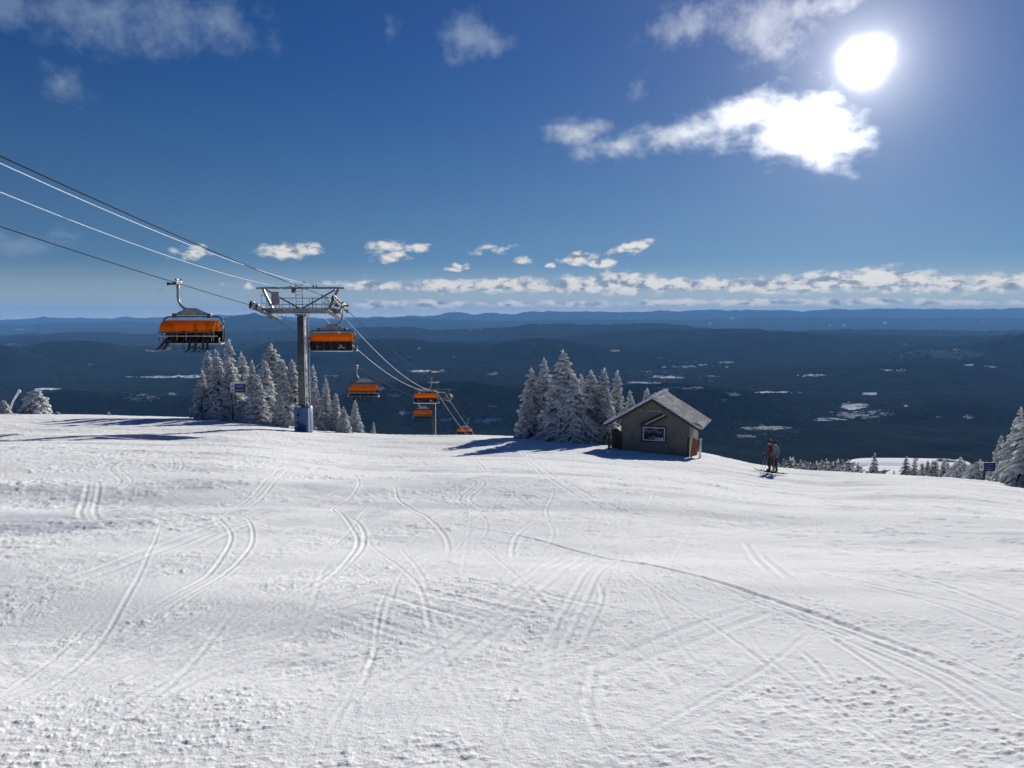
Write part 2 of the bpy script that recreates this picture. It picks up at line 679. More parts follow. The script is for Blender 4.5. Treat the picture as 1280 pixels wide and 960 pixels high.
def px_track(pts, *a, **k):
    stamp(catmull([unproject(*p) for p in pts], 16), *a, **k)


# tracks that can be read in the photograph
px_track([(560, 655), (660, 670), (740, 692), (840, 722), (960, 762), (1060, 795), (1150, 828), (1290, 886)], 0.040, 0.055, band=0.22, smo=0.3, lip=0.5, deep=0.012)
px_track([(560, 659), (660, 676), (740, 699), (835, 729), (950, 768), (1050, 803)], 0.015, 0.04, smo=0.3)
px_track([(160, 790), (215, 768), (265, 738), (300, 708), (316, 680), (312, 655), (290, 640)], 0.028, 0.05, band=0.15)
px_track([(160, 782), (215, 756), (262, 725), (285, 690), (288, 668), (270, 650), (245, 645)], 0.016, 0.05, band=0.15)
px_track([(345, 775), (400, 745), (435, 705), (446, 672), (425, 642), (410, 630)], 0.03, 0.06, band=0.16)
px_track([(390, 760), (430, 720), (455, 680), (448, 655), (415, 638), (440, 622), (448, 605), (430, 585)], 0.024, 0.06, band=0.2)
px_track([(493, 612), (500, 628), (530, 645), (556, 668), (562, 692)], 0.03, 0.07, band=0.2)
px_track([(640, 700), (641, 680), (650, 664), (680, 648), (725, 634)], 0.028, 0.07, band=0.25)
px_track([(586, 560), (600, 580), (630, 597), (655, 606)], 0.03, 0.11, band=0.3)
px_track([(652, 556), (665, 578), (700, 606), (760, 636), (790, 650)], 0.03, 0.12, gap=0.5, band=0.4)
px_track([(-10, 915), (60, 868), (130, 800), (170, 735), (190, 690), (205, 650)], 0.007, 0.04, band=0.2)
px_track([(0, 880), (80, 815), (120, 780)], 0.006, 0.04, band=0.2)
px_track([(1016, 796), (960, 845), (880, 890), (800, 935), (740, 962)], 0.024, 0.05, band=0.16, smo=0.8)
px_track([(965, 768), (870, 802), (740, 852), (640, 900)], 0.014, 0.1, gap=0.35, band=0.4, smo=0.8)
px_track([(930, 672), (945, 700), (958, 722)], 0.03, 0.1, band=0.35, smo=0.9)
px_track([(950, 690), (968, 715), (985, 735)], 0.03, 0.1, band=0.3, smo=0.9)
px_track([(860, 674), (940, 660), (1010, 650)], 0.02, 0.15, band=0.6, smo=0.9)
px_track([(870, 675), (980, 672), (1070, 662)], 0.02, 0.1, band=0.4, smo=0.9)
px_track([(970, 715), (1060, 735), (1180, 760), (1290, 792)], 0.022, 0.07, band=0.25, smo=0.8)
px_track([(1110, 720), (1180, 742), (1240, 765), (1290, 785)], 0.02, 0.09, band=0.35, smo=0.8)
px_track([(1060, 740), (1150, 760), (1290, 815)], 0.015, 0.08, band=0.3, smo=0.8)
px_track([(1000, 825), (1022, 845), (1040, 868)], 0.02, 0.05, band=0.12, smo=0.8)
px_track([(560, 835), (640, 768), (700, 712), (720, 690)], 0.02, 0.09, gap=0.4, band=0.45, smo=0.8)
px_track([(480, 872), (600, 790), (680, 735), (745, 690)], 0.02, 0.09, gap=0.4, band=0.5, smo=0.8)
px_track([(440, 900), (560, 815), (640, 765), (700, 728)], 0.018, 0.07, band=0.4, smo=0.8)
px_track([(690, 820), (722, 765), (742, 725), (762, 705)], 0.022, 0.06, gap=0.22, band=0.3, smo=0.8)
px_track([(725, 818), (752, 765), (748, 740)], 0.018, 0.05, band=0.2, smo=0.8)
px_track([(330, 560), (400, 560), (470, 548)], 0.03, 0.3, band=0.9, smo=0.9)
px_track([(560, 770), (640, 745), (730, 690), (850, 640), (950, 628)], 0.012, 0.1, gap=0.3, band=0.4, smo=0.8)
px_track([(240, 690), (300, 660), (380, 640), (480, 625)], 0.015, 0.1, gap=0.3, band=0.4, smo=0.7)
px_track([(0, 760), (130, 720), (250, 670), (330, 640)], 0.015, 0.1, gap=0.35, band=0.45, smo=0.7)
px_track([(100, 940), (240, 850), (380, 790), (500, 740), (640, 700)], 0.014, 0.07, gap=0.3, band=0.4, smo=0.7)
px_track([(600, 960), (700, 900), (760, 870)], 0.014, 0.09, band=0.4, smo=0.8)
px_track([(1290, 930), (1180, 860), (1090, 820), (1030, 795)], 0.02, 0.06, gap=0.25, band=0.3, smo=0.7)
px_track([(755, 950), (735, 900), (740, 860), (745, 840)], 0.02, 0.06, band=0.2, smo=0.2, wob=1)
# the many unreadable ones
rs = random.Random(4)
for k in range(640):
    far_t = rs.random()
    y0 = 3.2 + 46 * far_t ** 1.4
    x0 = rs.uniform(-0.72, 0.72) * (y0 + 2)
    ang = rs.gauss(0.0, 0.55) + (0.35 if x0 < 0 else -0.1)
    L = rs.uniform(3.0, 12.0) * (0.5 + far_t)
    curv = rs.gauss(0, 0.17) / (0.5 + far_t)
    close = y0 < 11
    if close:           # close by, the lines fan out from the knoll in the middle of the run
        ang = math.atan2(0.8 - x0, 13.0 - y0) + rs.gauss(0, 0.16)
        curv *= 0.5
        if abs(ang) > 1.15:
            continue
    pts, x, y = [], x0, y0
    n = 26
    for i in range(n):
        pts.append((x, y))
        st = L / n
        x += math.sin(ang) * st
        y += math.cos(ang) * st
        ang += curv * st * math.cos(3.0 * i / n)
    if min(p[1] for p in pts) < 2.5 or max(p[1] for p in pts) > 62:
        continue
    wide = rs.random() < 0.35 and not close
    stamp(np.array(pts), rs.uniform(0.004, 0.016) * (0.55 if close else 1), rs.uniform(0.035, 0.06) * (1.6 if wide else 1), gap=(0 if close else rs.choice([0, 0.18, 0.3])) if not wide else 0.35,
          band=0.45 if wide else 0.15, smo=rs.uniform(0.3, 0.85), wob=1 if rs.random() < 0.5 else 0)

# groomer corduroy, faint and mostly skied off
cord = np.sin((SX * math.cos(0.25) + SY * math.sin(0.25)) * 2 * math.pi / 0.09)
cord_m = np.clip(2.2 * fbm(SX / 5 + 4, SY / 3, 3, 33) - 0.15, 0, 1)
# crumbs and chatter
amp = rough * (1 - np.clip(smooth, 0, 0.95))
n1 = fbm(SX / 0.32, SY / 0.26, 3, 41)
n2 = fbm(SX / 0.11, SY / 0.085, 3, 51)
n3 = vnoise(SX / 0.035, SY / 0.03, 61)
crumb = np.maximum(0, fbm(SX / 0.07, SY / 0.055, 2, 71) - 0.22) * np.clip(3 * fbm(SX / 1.6, SY / 0.8, 3, 81) + 0.25, 0, 1.2)
det = amp * (0.010 * n1 + 0.005 * n2 + 0.0022 * n3) + 0.013 * crumb * (1 - np.clip(smooth, 0, .9)) + 0.0016 * cord * cord_m
# ski scratches: fine grain drawn out along the way people ski
def streak(ang, L, W, seed, o=3):
    ca, sa = math.cos(ang), math.sin(ang)
    bend = 0.8 * fbm(SX / 9, SY / 9, 2, seed + 3)
    return fbm((SX * ca - SY * sa + bend) / W, (SX * sa + SY * ca) / L, o, seed)


m1 = np.clip(0.5 + 2.4 * fbm(SX / 4 - 3, SY / 3, 3, 201) - 0.06 * SX, 0, 1)
m2 = np.clip(0.5 + 2.4 * fbm(SX / 3 + 8, SY / 3, 3, 211) + 0.06 * SX, 0, 1)
wsc = 1 + np.clip(RR / 14, 0, 3)
det += 0.0062 * np.sqrt(wsc) * np.clip(rough, 0.25, 1.4) * (m1 * streak(R(40), 2.6, 0.065, 221) + m2 * streak(R(-48), 2.4, 0.065, 231) + 0.7 * streak(R(8), 2.5, 0.16, 241))
# coarser wind chatter further out, so the middle distance is not a blank sheet
mid = np.clip((RR - 8) / 15, 0, 1)
det += mid * amp * 0.035 * fbm(SX / 1.1, SY / 0.6, 3, 91)
# chatter: short sharp lumps lying across the way people slide, in patches between scraped bands
band_ = 0.5 * streak(R(36), 7.0, 0.55, 251, 4) + 0.5 * fbm(SX / 1.5, SY / 1.2, 4, 261)
band2 = 0.6 * streak(R(-50), 6.0, 0.5, 271, 4) + 0.4 * fbm(SX / 1.2, SY / 1.0, 4, 281)
sel = np.clip(0.5 + SX / 6.0, 0, 1)
patch = np.clip(4.5 * (band_ * (1 - sel) + band2 * sel) + 0.55, 0, 1) * (1 - np.clip(smooth, 0, 0.95))
def chatter(sc, seed):
    lp_ = fbm((SX + 0.3 * SY) / (0.062 * sc), (SY - 0.3 * SX) / (0.036 * sc), 3, seed, 0.6)
    return sc ** 0.8 * (0.027 * np.maximum(0, lp_ - 0.08) - 0.012 * np.maximum(0, -lp_ - 0.22))


wf = np.clip((RR - 6) / 8, 0, 1)
det += patch * (chatter(1.0, 291) * (1 - wf) + chatter(3.6, 297) * wf)
hcap = 0.012 + 0.0012 * np.minimum(RR, 30)
det = hcap * np.tanh(det / hcap)
dcap = 0.0026 + 0.0010 * np.minimum(RR, 40)
disp = dcap * np.tanh(disp / dcap)
SZ += (det + disp + line_) * near

grey_patch = np.clip(2.6 * fbm(SX / 6.0, SY / 2.4, 4, 101) - 0.42, 0, 0.7) * np.clip((RR - 8) / 10, 0, 1) * (1 - np.clip(smooth, 0, 1) * 0.8)  # mask of the greyer patches: scattered by noise, then set ellipses
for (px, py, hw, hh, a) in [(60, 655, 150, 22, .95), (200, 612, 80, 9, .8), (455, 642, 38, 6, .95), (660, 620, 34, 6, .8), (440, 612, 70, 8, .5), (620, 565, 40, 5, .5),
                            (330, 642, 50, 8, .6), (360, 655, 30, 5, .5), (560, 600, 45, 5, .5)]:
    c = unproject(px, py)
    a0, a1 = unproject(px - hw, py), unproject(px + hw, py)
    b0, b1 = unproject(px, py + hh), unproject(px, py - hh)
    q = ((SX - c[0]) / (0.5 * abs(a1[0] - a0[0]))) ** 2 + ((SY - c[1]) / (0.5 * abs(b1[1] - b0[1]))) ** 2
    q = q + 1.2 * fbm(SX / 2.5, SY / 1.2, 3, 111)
    grey_patch = np.maximum(grey_patch, a * np.clip(1.6 - 1.6 * q, 0, 1) * (1 - smooth))
slope = grid_mesh('snow_slope', SX, SY, SZ, snow_material(), wrap=True, attrs={'grey_patch': grey_patch})
tag(slope, 'open white ski slope scored with curving ski tracks in the foreground', 'ski slope', kind='structure')


# ------------------------------------------------------------------ valley and hills
def terrain_material():
    m, nt, out = new_mat('wooded_winter_valley')
    b = nt.add('ShaderNodeBsdfPrincipled')
    geo = nt.add('ShaderNodeTexCoord').outputs['Object']
    field = nt.add('ShaderNodeAttribute', attribute_name='field').outputs['Fac']
    km = nt.scale(geo, (0.001, 0.001, 0.001))
    n1 = nt.noise(km, 0.9, 8, 0.62)
    n2 = nt.noise(km, 5.0, 8, 0.7)
    n3 = nt.noise(km, 22.0, 5, 0.75)
    wood = nt.mix(nt.ramp(n1, 0.44, 0.60), (0.0008, 0.0014, 0.0014, 1), (0.010, 0.011, 0.011, 1))
    wood = nt.mix(nt.ramp(n2, 0.42, 0.72), wood, (0.024, 0.027, 0.029, 1))
    n4 = nt.noise(km, 85.0, 3, 0.6)
    wood = nt.mix(nt.ramp(n4, 0.5, 0.75), wood, (0.030, 0.033, 0.036, 1))
    fleck = nt.math('MULTIPLY', nt.ramp(n3, 0.60, 0.78), nt.ramp(n2, 0.45, 0.62))
    wood = nt.mix(nt.math('MULTIPLY', fleck, 0.10), wood, (0.22, 0.24, 0.26, 1))
    nt.put(b.inputs['Base Color'], nt.mix(field, wood, (0.82, 0.84, 0.88, 1)))
    b.inputs['Roughness'].default_value = 0.9
    b.inputs['Specular IOR Level'].default_value = 0.0
    bp = nt.add('ShaderNodeBump')
    bp.inputs['Strength'].default_value = 0.9
    bp.inputs['Distance'].default_value = 25.0
    nt.put(bp.inputs['Height'], nt.math('MULTIPLY', nt.math('ADD', n3, nt.math('MULTIPLY', n4, 0.5)), nt.math('SUBTRACT', 1.0, field)))
    nt.put(b.inputs['Normal'], bp.outputs[0])
    nt.l.new(b.outputs[0], out.inputs[0])
    return m


def prof(pts, D):
    us = np.array([ut(a, b)[0] for a, b in pts])
    ts = np.array([ut(a, b)[1] for a, b in pts])
    return us, ts, D


LAYERS = [
    (prof([(-300, 398), (0, 399), (50, 396), (110, 397), (160, 397), (250, 396), (275, 393), (295, 394), (400, 397), (440, 396), (520, 395), (545, 393), (565, 390), (590, 392), (640, 392), (690, 388),
           (760, 388.5), (840, 389), (905, 386.5), (1000, 388), (1080, 386.5), (1170, 385.5), (1280, 385.5), (1600, 386)], 42000), 3800, 1.2),
    (prof([(-300, 404), (0, 405), (150, 402), (210, 404), (380, 402), (440, 398), (480, 396.5), (530, 398), (600, 401), (700, 399), (850, 400), (950, 397.5), (1100, 397), (1280, 398), (1600, 398)], 31000), 2600, 1.0),
    (prof([(-300, 430), (200, 420), (235, 411), (265, 402), (290, 396), (318, 391.5), (345, 396), (375, 404), (420, 412), (520, 424), (1600, 425)], 22500), 2200, 0.8),
    (prof([(-300, 420), (0, 419), (100, 415), (200, 418), (300, 413), (400, 413), (480, 408.5), (560, 411), (640, 408), (695, 404.5), (760, 405.5), (830, 403), (870, 409), (960, 414), (1100, 412), (1280, 413), (1600, 415)], 16500), 1900, 1.0),
    (prof([(-300, 440), (0, 438), (200, 431), (330, 434), (420, 440), (520, 431), (600, 426), (700, 430), (790, 428), (860, 422), (930, 417), (970, 415), (1000, 415), (1060, 422), (1100, 420.5), (1160, 421), (1240, 418), (1280, 417), (1600, 420)], 11500), 1500, 1.0),
    (prof([(-300, 470), (0, 466), (150, 470), (330, 462), (480, 468), (640, 455), (760, 470), (900, 462), (1000, 460), (1100, 455), (1200, 450), (1280, 452), (1600, 455)], 7600), 900, 0.7),
]

NU, NY = 1380, 760
us = np.concatenate([np.linspace(-1.9, -0.78, 50)[:-1], np.linspace(-0.78, 0.78, NU), np.linspace(0.78, 1.9, 50)[1:]])
# depth rows: about uniform in the angle below the horizon, with more rows close in
tt = np.concatenate([np.geomspace(120, 2400, 110)[:-1], 650.0 / np.linspace(650 / 2400, 650 / 45000, NY)])
YY, UU = np.meshgrid(tt, us, indexing='ij')
XX = UU * YY
mount = ground(XX, YY) - 0.8
# bench on the mountainside that carries the lower run (right of the frame)
ub = np.exp(-((UU - ut(1135, 580)[0]) / 0.125) ** 8)
bench_t = np.interp(YY, [120, 200, 300, 420, 560, 620, 800], [0.30, 0.262, 0.232, 0.2095, 0.1985, 0.2015, 0.26])
bench = -(bench_t - 0.0105) * YY + 2.2 * fbm(XX / 70, YY / 90, 3, 7) - 7.0 * np.exp(-((YY - 470 + 190 * (UU - 0.5)) / 20) ** 2)
mount = np.maximum(mount, np.where(YY < 800, bench, -1e6) * ub + mount * (1 - ub))
base = FLOOR + 95 * fbm(XX / 3800, YY / 3000, 5, 5) + 26 * fbm(XX / 900, YY / 900, 4, 15) + 7 * fbm(XX / 240, YY / 240, 3, 25)
z = base.copy()
for (lu, lt, D), w, k in LAYERS:
    Dv = D * (1 + 0.05 * fbm(UU * 7, UU * 0 + D / 1000.0, 3, int(D) % 97))
    crest_z = -np.interp(UU, lu, lt) * Dv + 0.0028 * D * fbm(UU * 38, UU * 0 + D / 900.0, 4, 411, 0.6)
    q = (YY - Dv) / w
    sh = np.exp(-q * q) * 0.72 + 0.28 * np.exp(-(q / 2.3) ** 2)
    rid = (0.055 * fbm(XX / (w * 0.55), YY / (w * 0.55), 5, 61 + int(D) % 31, 0.55)) * np.abs(crest_z - FLOOR)
    cand = FLOOR + (crest_z - FLOOR) * sh + rid * np.clip(1 - np.exp(-q * q) * 0.75, 0, 1) + 26 * fbm(XX / 1100, YY / 1100, 4, 15) * 0.5
    z = np.maximum(z, cand)
# the rolling wooded ridges between the brow and the big ones
for i_, D in enumerate((4700, 5600, 6700, 8200, 9600, 12600, 14300, 19200, 26500, 35500)):
    Dv = D * (1 + 0.10 * fbm(UU * 4.5 + i_ * 3.1, UU * 0 + i_ * 5.7, 3, 301 + i_))
    hgt = (430 if D > 7500 else 240) * np.clip(fbm(UU * 2.3 + 11.3 * i_, UU * 0 + 2.2 * i_, 4, 331 + i_, 0.5) * 1.5 + 0.22, 0, 1) * (1 - 0.75 * (D < 6000) * np.exp(-((UU - 0.45) / 0.14) ** 2))
    q = (YY - Dv) / (0.075 * D)
    z = np.maximum(z, FLOOR - 20 + (hgt + 20) * (0.75 * np.exp(-q * q) + 0.25 * np.exp(-(q / 2.2) ** 2)) + 14 * fbm(XX / 500, YY / 500, 4, 361 + i_) * np.clip(hgt / 60, 0, 1))
z = np.maximum(z, mount)
z[0, :] = np.minimum(z[0, :], mount[0, :])
# open snowy fields, ponds and clearings (white) between the woods
TT = -z / YY
FIELDS = [(200, 471, 30, 1.2, .75), (237, 470.5, 17, 1.6, 1), (60, 486, 16, 1.2, .9), (15, 430, 6, 1, .6), (175, 497, 18, 4, .35), (216, 493, 6, 2, .3), (30, 412, 8, .7, .4),
          (535, 464, 18, 1.8, 1), (517, 446, 7, 1, .7), (565, 446.5, 5, 1.2, .95), (517, 430, 5, .9, .8), (524, 435.5, 3, .9, .9), (478, 486, 8, 2.5, .35), (492, 494, 8, 2, .4),
          (505, 516, 5, 3, .5), (617, 508, 6, 1.6, .8), (556, 525, 8, 2.4, .7), (612, 526, 13, 3.4, .85), (657, 440, 7, 1.8, .4), (616, 467, 5, 2.5, .3), (586, 412, 5, .8, .4), (600, 411, 8, .6, .4),
          (806, 478, 17, 1.4, .8), (835, 471, 18, 1.6, .9), (812, 465, 8, 1, .7), (852, 485, 27, 1.8, 1), (770, 438, 9, .9, .6), (850, 458, 16, 1.4, .6), (878, 456, 5, .8, .7), (890, 470, 7, .8, .5),
          (910, 453, 6, 1, .9), (909, 459, 2, .8, .9), (1015, 469, 12, 1.3, .95), (1121, 463, 17, 1.7, 1), (972, 490, 24, 1, .9), (915, 493, 9, 2.4, .75), (905, 500, 5, 1.5, .5),
          (1068, 508, 12, 5, .85), (1075, 518, 26, 5, .6), (1036, 524, 14, 2.4, .75), (1090, 492, 11, 1.6, .85), (958, 535, 22, 2.6, .6), (930, 545, 14, 2, .35), (1210, 521, 5, 2, .8), (1172, 521, 3, 1.6, .6), (1132, 507, 2, 2, .7),
          (1180, 442, 44, 6, .17), (1195, 437, 5, .8, .7), (1212, 456, 6, .9, .9), (1240, 458, 7, 1, .95), (913, 398.5, 8, .5, .6), (1040, 406.5, 7, .5, .6), (1106, 403.5, 10, .5, .7), (880, 404.5, 9, .5, .5), (1060, 407, 4, .5, .5),
          (1228, 402, 3, .6, .6), (545, 478, 6, 1, .5), (700, 432, 5, .7, .3), (690, 470, 5, 1, .3), (1130, 430, 3, .6, .3), (120, 456, 9, .8, .25), (350, 476, 9, 1, .3), (415, 470, 7, 1, .3)]
field = np.zeros_like(z)
edge = 1.5 * fbm(UU * 110, TT * 700, 5, 131, 0.6) + 0.9 * fbm(UU * 300, TT * 1500, 3, 141)
for (px, py, hw, hh, a) in FIELDS:
    u0, t0 = ut(px, py)
    q = ((UU - u0) / (hw / F)) ** 2 + ((TT - t0) / (hh * 0.8 / F)) ** 2
    field = np.maximum(field, a * np.clip((0.95 - q + 2.2 * edge) * 2.5, 0, 1) * (q < 3))
# village strip: crumbs of roofs and yards
village = np.exp(-((UU - ut(845, 470)[0]) / 0.06) ** 2 - ((TT - ut(845, 470)[1]) / 0.022) ** 2) + 0.8 * np.exp(-((UU - ut(1080, 515)[0]) / 0.045) ** 2 - ((TT - ut(1080, 515)[1]) / 0.014) ** 2)
village += 0.6 * np.exp(-((UU - ut(950, 540)[0]) / 0.05) ** 2 - ((TT - ut(950, 540)[1]) / 0.016) ** 2) + 0.5 * np.exp(-((UU - ut(585, 520)[0]) / 0.05) ** 2 - ((TT - ut(585, 520)[1]) / 0.02) ** 2)
field = np.maximum(field, np.clip(village * 4 * (fbm(UU * 150, TT * 1300, 5, 151, 0.6) - 0.52), 0, 0.7))
field *= (YY > 2300)
# the lower run on the bench
c1 = np.clip((1.0 - np.abs((UU - ut(1130, 580)[0]) / 0.088) + 0.8 * fbm(UU * 40, YY / 120, 3, 161)) * 6, 0, 1)
run = c1 * ((YY > 230) & (YY < 640)) * np.clip(1.2 - 4 * np.maximum(0, fbm(UU * 60, YY / 60, 3, 171) - 0.12), 0, 1)
field = np.maximum(field, run)
field = np.maximum(field, (YY < 200) * 1.0)
valley = grid_mesh('valley_terrain', XX, YY, z, terrain_material(), attrs={'field': field})
tag(valley, 'dark wooded winter valley and layered blue hills with small white fields', 'valley', kind='structure')

# air
hz = MB().box((0, 12500, (420 - 1100) / 2), (180000, 67000, 1520)).build('haze', bpy.data.materials.new('valley_air'))
hm = hz.data.materials[0]
hm.use_nodes = True
nt = NT(hm.node_tree)
nt.n.clear()
o_ = nt.add('ShaderNodeOutputMaterial')
pv = nt.add('ShaderNodeVolumePrincipled')
pv.inputs['Color'].default_value = (0.20, 0.48, 0.97, 1)
pv.inputs['Density'].default_value = 2.6e-5
pv.inputs['Anisotropy'].default_value = 0.0
nt.l.new(pv.outputs[0], o_.inputs['Volume'])
tag(hz, 'thin blue air softening the far hills over the valley', 'haze', kind='stuff')


# ------------------------------------------------------------------ snow-laden spruces
def spindle(mb, a, b, w, th, m, n=5):
    """a drooping, flattened, tapered clump from a to b"""
    a, b = Vector(a), Vector(b)
    d = b - a
    L = d.length
    if L < 1e-4:
        return
    d /= L
    x = d.cross(Vector((0, 0, 1)))
    x = x.normalized() if x.length > 1e-3 else Vector((1, 0, 0))
    zz = x.cross(d)
    n0 = len(mb.v)
    prof_ = ((0.0, 0.55), (0.3, 1.0), (0.68, 0.85), (1.0, 0.12))
    for t, q in prof_:
        c = a + d * (L * t) - Vector((0, 0, 0.16 * L * t * t))
        q2 = q * random.uniform(0.78, 1.22)
        for k in range(n):
            an = 2 * math.pi * k / n + 0.3
            mb.v.append(tuple(c + x * (math.cos(an) * w * q2 * random.uniform(.85, 1.15)) + zz * (math.sin(an) * th * q2)))
    for i in range(len(prof_) - 1):
        for k in range(n):
            k2 = (k + 1) % n
            mb.addf((n0 + i * n + k, n0 + i * n + k2, n0 + (i + 1) * n + k2, n0 + (i + 1) * n + k), m)
    mb.addf(tuple(n0 + k for k in range(n))[::-1], m)
    mb.addf(tuple(n0 + (len(prof_) - 1) * n + k for k in range(n)), m)


def spruce_meshes(name, H, Rm, seed, snow=1.0, low=0.03, power=0.85, gap=0.30, tipn=1):
    random.seed(seed)
    tr = MB()
    tr.tube([(0, 0, -0.6), (0.01, 0.0, H * 0.3), (0.0, 0.02, H * 0.7), (0.01, 0.0, H * 0.97)], [0.035 * H * 0.55, 0.028 * H * 0.5, 0.013 * H * 0.5, 0.012], 7)
    trunk = tr.mesh(name + '_trunk', [M_BARK])
    cr = MB()
    z = low * H
    lean = random.uniform(0, 6.28)
    while z < H * 0.965:
        f = z / H
        Rz = Rm * ((1 - f) ** power) * (0.93 + 0.14 * random.random())
        if f < 0.12:
            Rz *= 0.8 + f * 1.6
        nb = max(4, int(5 + 5.0 * Rz / 1.2))
        off = random.uniform(0, 6.28)
        for k in range(nb):
            if random.random() < 0.08:
                continue
            an = off + 2 * math.pi * k / nb + random.uniform(-.32, .32)
            L = Rz * random.uniform(0.68, 1.12) * (1 + 0.10 * math.cos(an - lean)) + 0.05
            zz = z + random.uniform(-0.1, 0.1)
            droop = (0.60 - 0.36 * f) * L + random.uniform(-.05, .08) * L
            da = Vector((math.cos(an), math.sin(an), 0))
            sa = Vector((-math.sin(an), math.cos(an), 0))

            def pt(t):
                return Vector((0, 0, zz)) + da * (L * t) + Vector((0, 0, 0.10 * L * t - droop * t * t))
            # the bough itself: needles under, snow on top
            q = 0.5 + 0.5 * min(1, L / 1.0)
            spindle(cr, pt(0.05) - Vector((0, 0, .035)), pt(0.97) - Vector((0, 0, .05)), 0.065 * q, 0.035 * q, 1)
            if random.random() < 0.94 * snow:
                spindle(cr, pt(0.12), pt(0.55) + Vector((0, 0, .02)), 0.165 * q * random.uniform(.8, 1.2), 0.095 * q * random.uniform(.7, 1.4), 0)
                spindle(cr, pt(0.45), pt(1.03), 0.17 * q * random.uniform(.8, 1.2), 0.10 * q * random.uniform(.7, 1.4), 0)
            nt_ = max(2, int(1.3 + L * 2.5))
            for j in range(nt_):
                t = 0.25 + 0.72 * (j + random.random() * 0.7) / nt_
                for sgn in (-1, 1):
                    if random.random() < 0.12:
                        continue
                    l2 = L * (0.46 - 0.26 * t) * random.uniform(.7, 1.3) + 0.07
                    a_ = pt(min(t, 1))
                    b_ = a_ + (da * 0.66 + sa * sgn * 0.85).normalized() * l2 - Vector((0, 0, l2 * random.uniform(.15, .65)))
                    spindle(cr, a_ - Vector((0, 0, .035)), b_ - Vector((0, 0, .045)), 0.04 * q, 0.022 * q, 1, 4)
                    if random.random() < 0.86 * snow:
                        spindle(cr, a_, b_, 0.118 * q * random.uniform(.7, 1.35), 0.075 * q * random.uniform(.7, 1.4), 0, 5)
        z += gap * random.uniform(0.75, 1.15) * (0.62 + 0.55 * (1 - f)) * (H / 6.5) ** 0.5
    # frosted leader
    for k in range(tipn):
        o = Vector((random.uniform(-.05, .05) * k, random.uniform(-.05, .05) * k, 0))
        cr.tube([Vector((0, 0, H * 0.92)) + o, Vector((0.01, 0.01, H * 0.97)) + o, Vector((0.03, 0.0, H * 1.01)) + o], [0.075, 0.06, 0.025], 6, 0)
        for q in range(5):
            an = random.uniform(0, 6.28)
            spindle(cr, (o.x, o.y, H * (0.93 + 0.012 * q)), (o.x + .16 * math.cos(an), o.y + .16 * math.sin(an), H * (0.945 + 0.012 * q)), 0.035, 0.03, 0)
    crown = cr.mesh(name + '_crown', [M_TREESNOW, M_NEEDLE])
    return trunk, crown, H


PROTO = {
    'tall': spruce_meshes('tall_spruce', 6.5, 1.15, 1),
    'broad': spruce_meshes('broad_spruce', 6.5, 2.25, 2, power=0.9, gap=0.36),
    'mid': spruce_meshes('mid_spruce', 5.5, 1.35, 3, power=0.75),
    'lumpy': spruce_meshes('lumpy_spruce', 6.0, 1.6, 4, power=0.6, tipn=3),
    'slim': spruce_meshes('slim_spruce', 5.5, 0.8, 5, power=0.8),
    'bush': spruce_meshes('bushy_spruce', 2.0, 1.05, 6, power=0.42, gap=0.2, tipn=2),
    'dark': spruce_meshes('dark_spruce', 5.0, 1.25, 7, snow=0.22, gap=0.30),
}


def plant(kind, px, top, base, Y, label, cat='tree', group=None, wide=1.0, name='snowy_spruce', tilt=(0, 0), sink=0.25):
    """a tree whose top and foot are seen at rows top/base of the photo, standing Y metres away"""
    trunk, crown, H = PROTO[kind]
    u, tb = ut(px, base)
    _, tt_ = ut(px, top)
    x = u * Y
    zg = gz(x, Y) if Y < 120 else None
    zb = -tb * Y if zg is None else min(zg, -tb * Y + 0.4)
    ztop = -tt_ * Y
    sc = (ztop - zb) / H
    root = empty(name, (x, Y, zb - 0.02), random.uniform(0, 6.28), label, cat, group)
    hgt = max(sc, 0.1)
    wide *= random.uniform(1.0, 1.3)
    root.scale = (hgt * wide * random.uniform(.9, 1.1), hgt * wide, hgt)
    root.rotation_euler = (tilt[0] + random.uniform(-.045, .045), tilt[1] + random.uniform(-.045, .045), random.uniform(0, 6.28))
    for nm, me in (('trunk', trunk), ('crown', crown)):
        o = bpy.data.objects.new(nm, me)
        COL.objects.link(o)
        o.parent = root
    return root


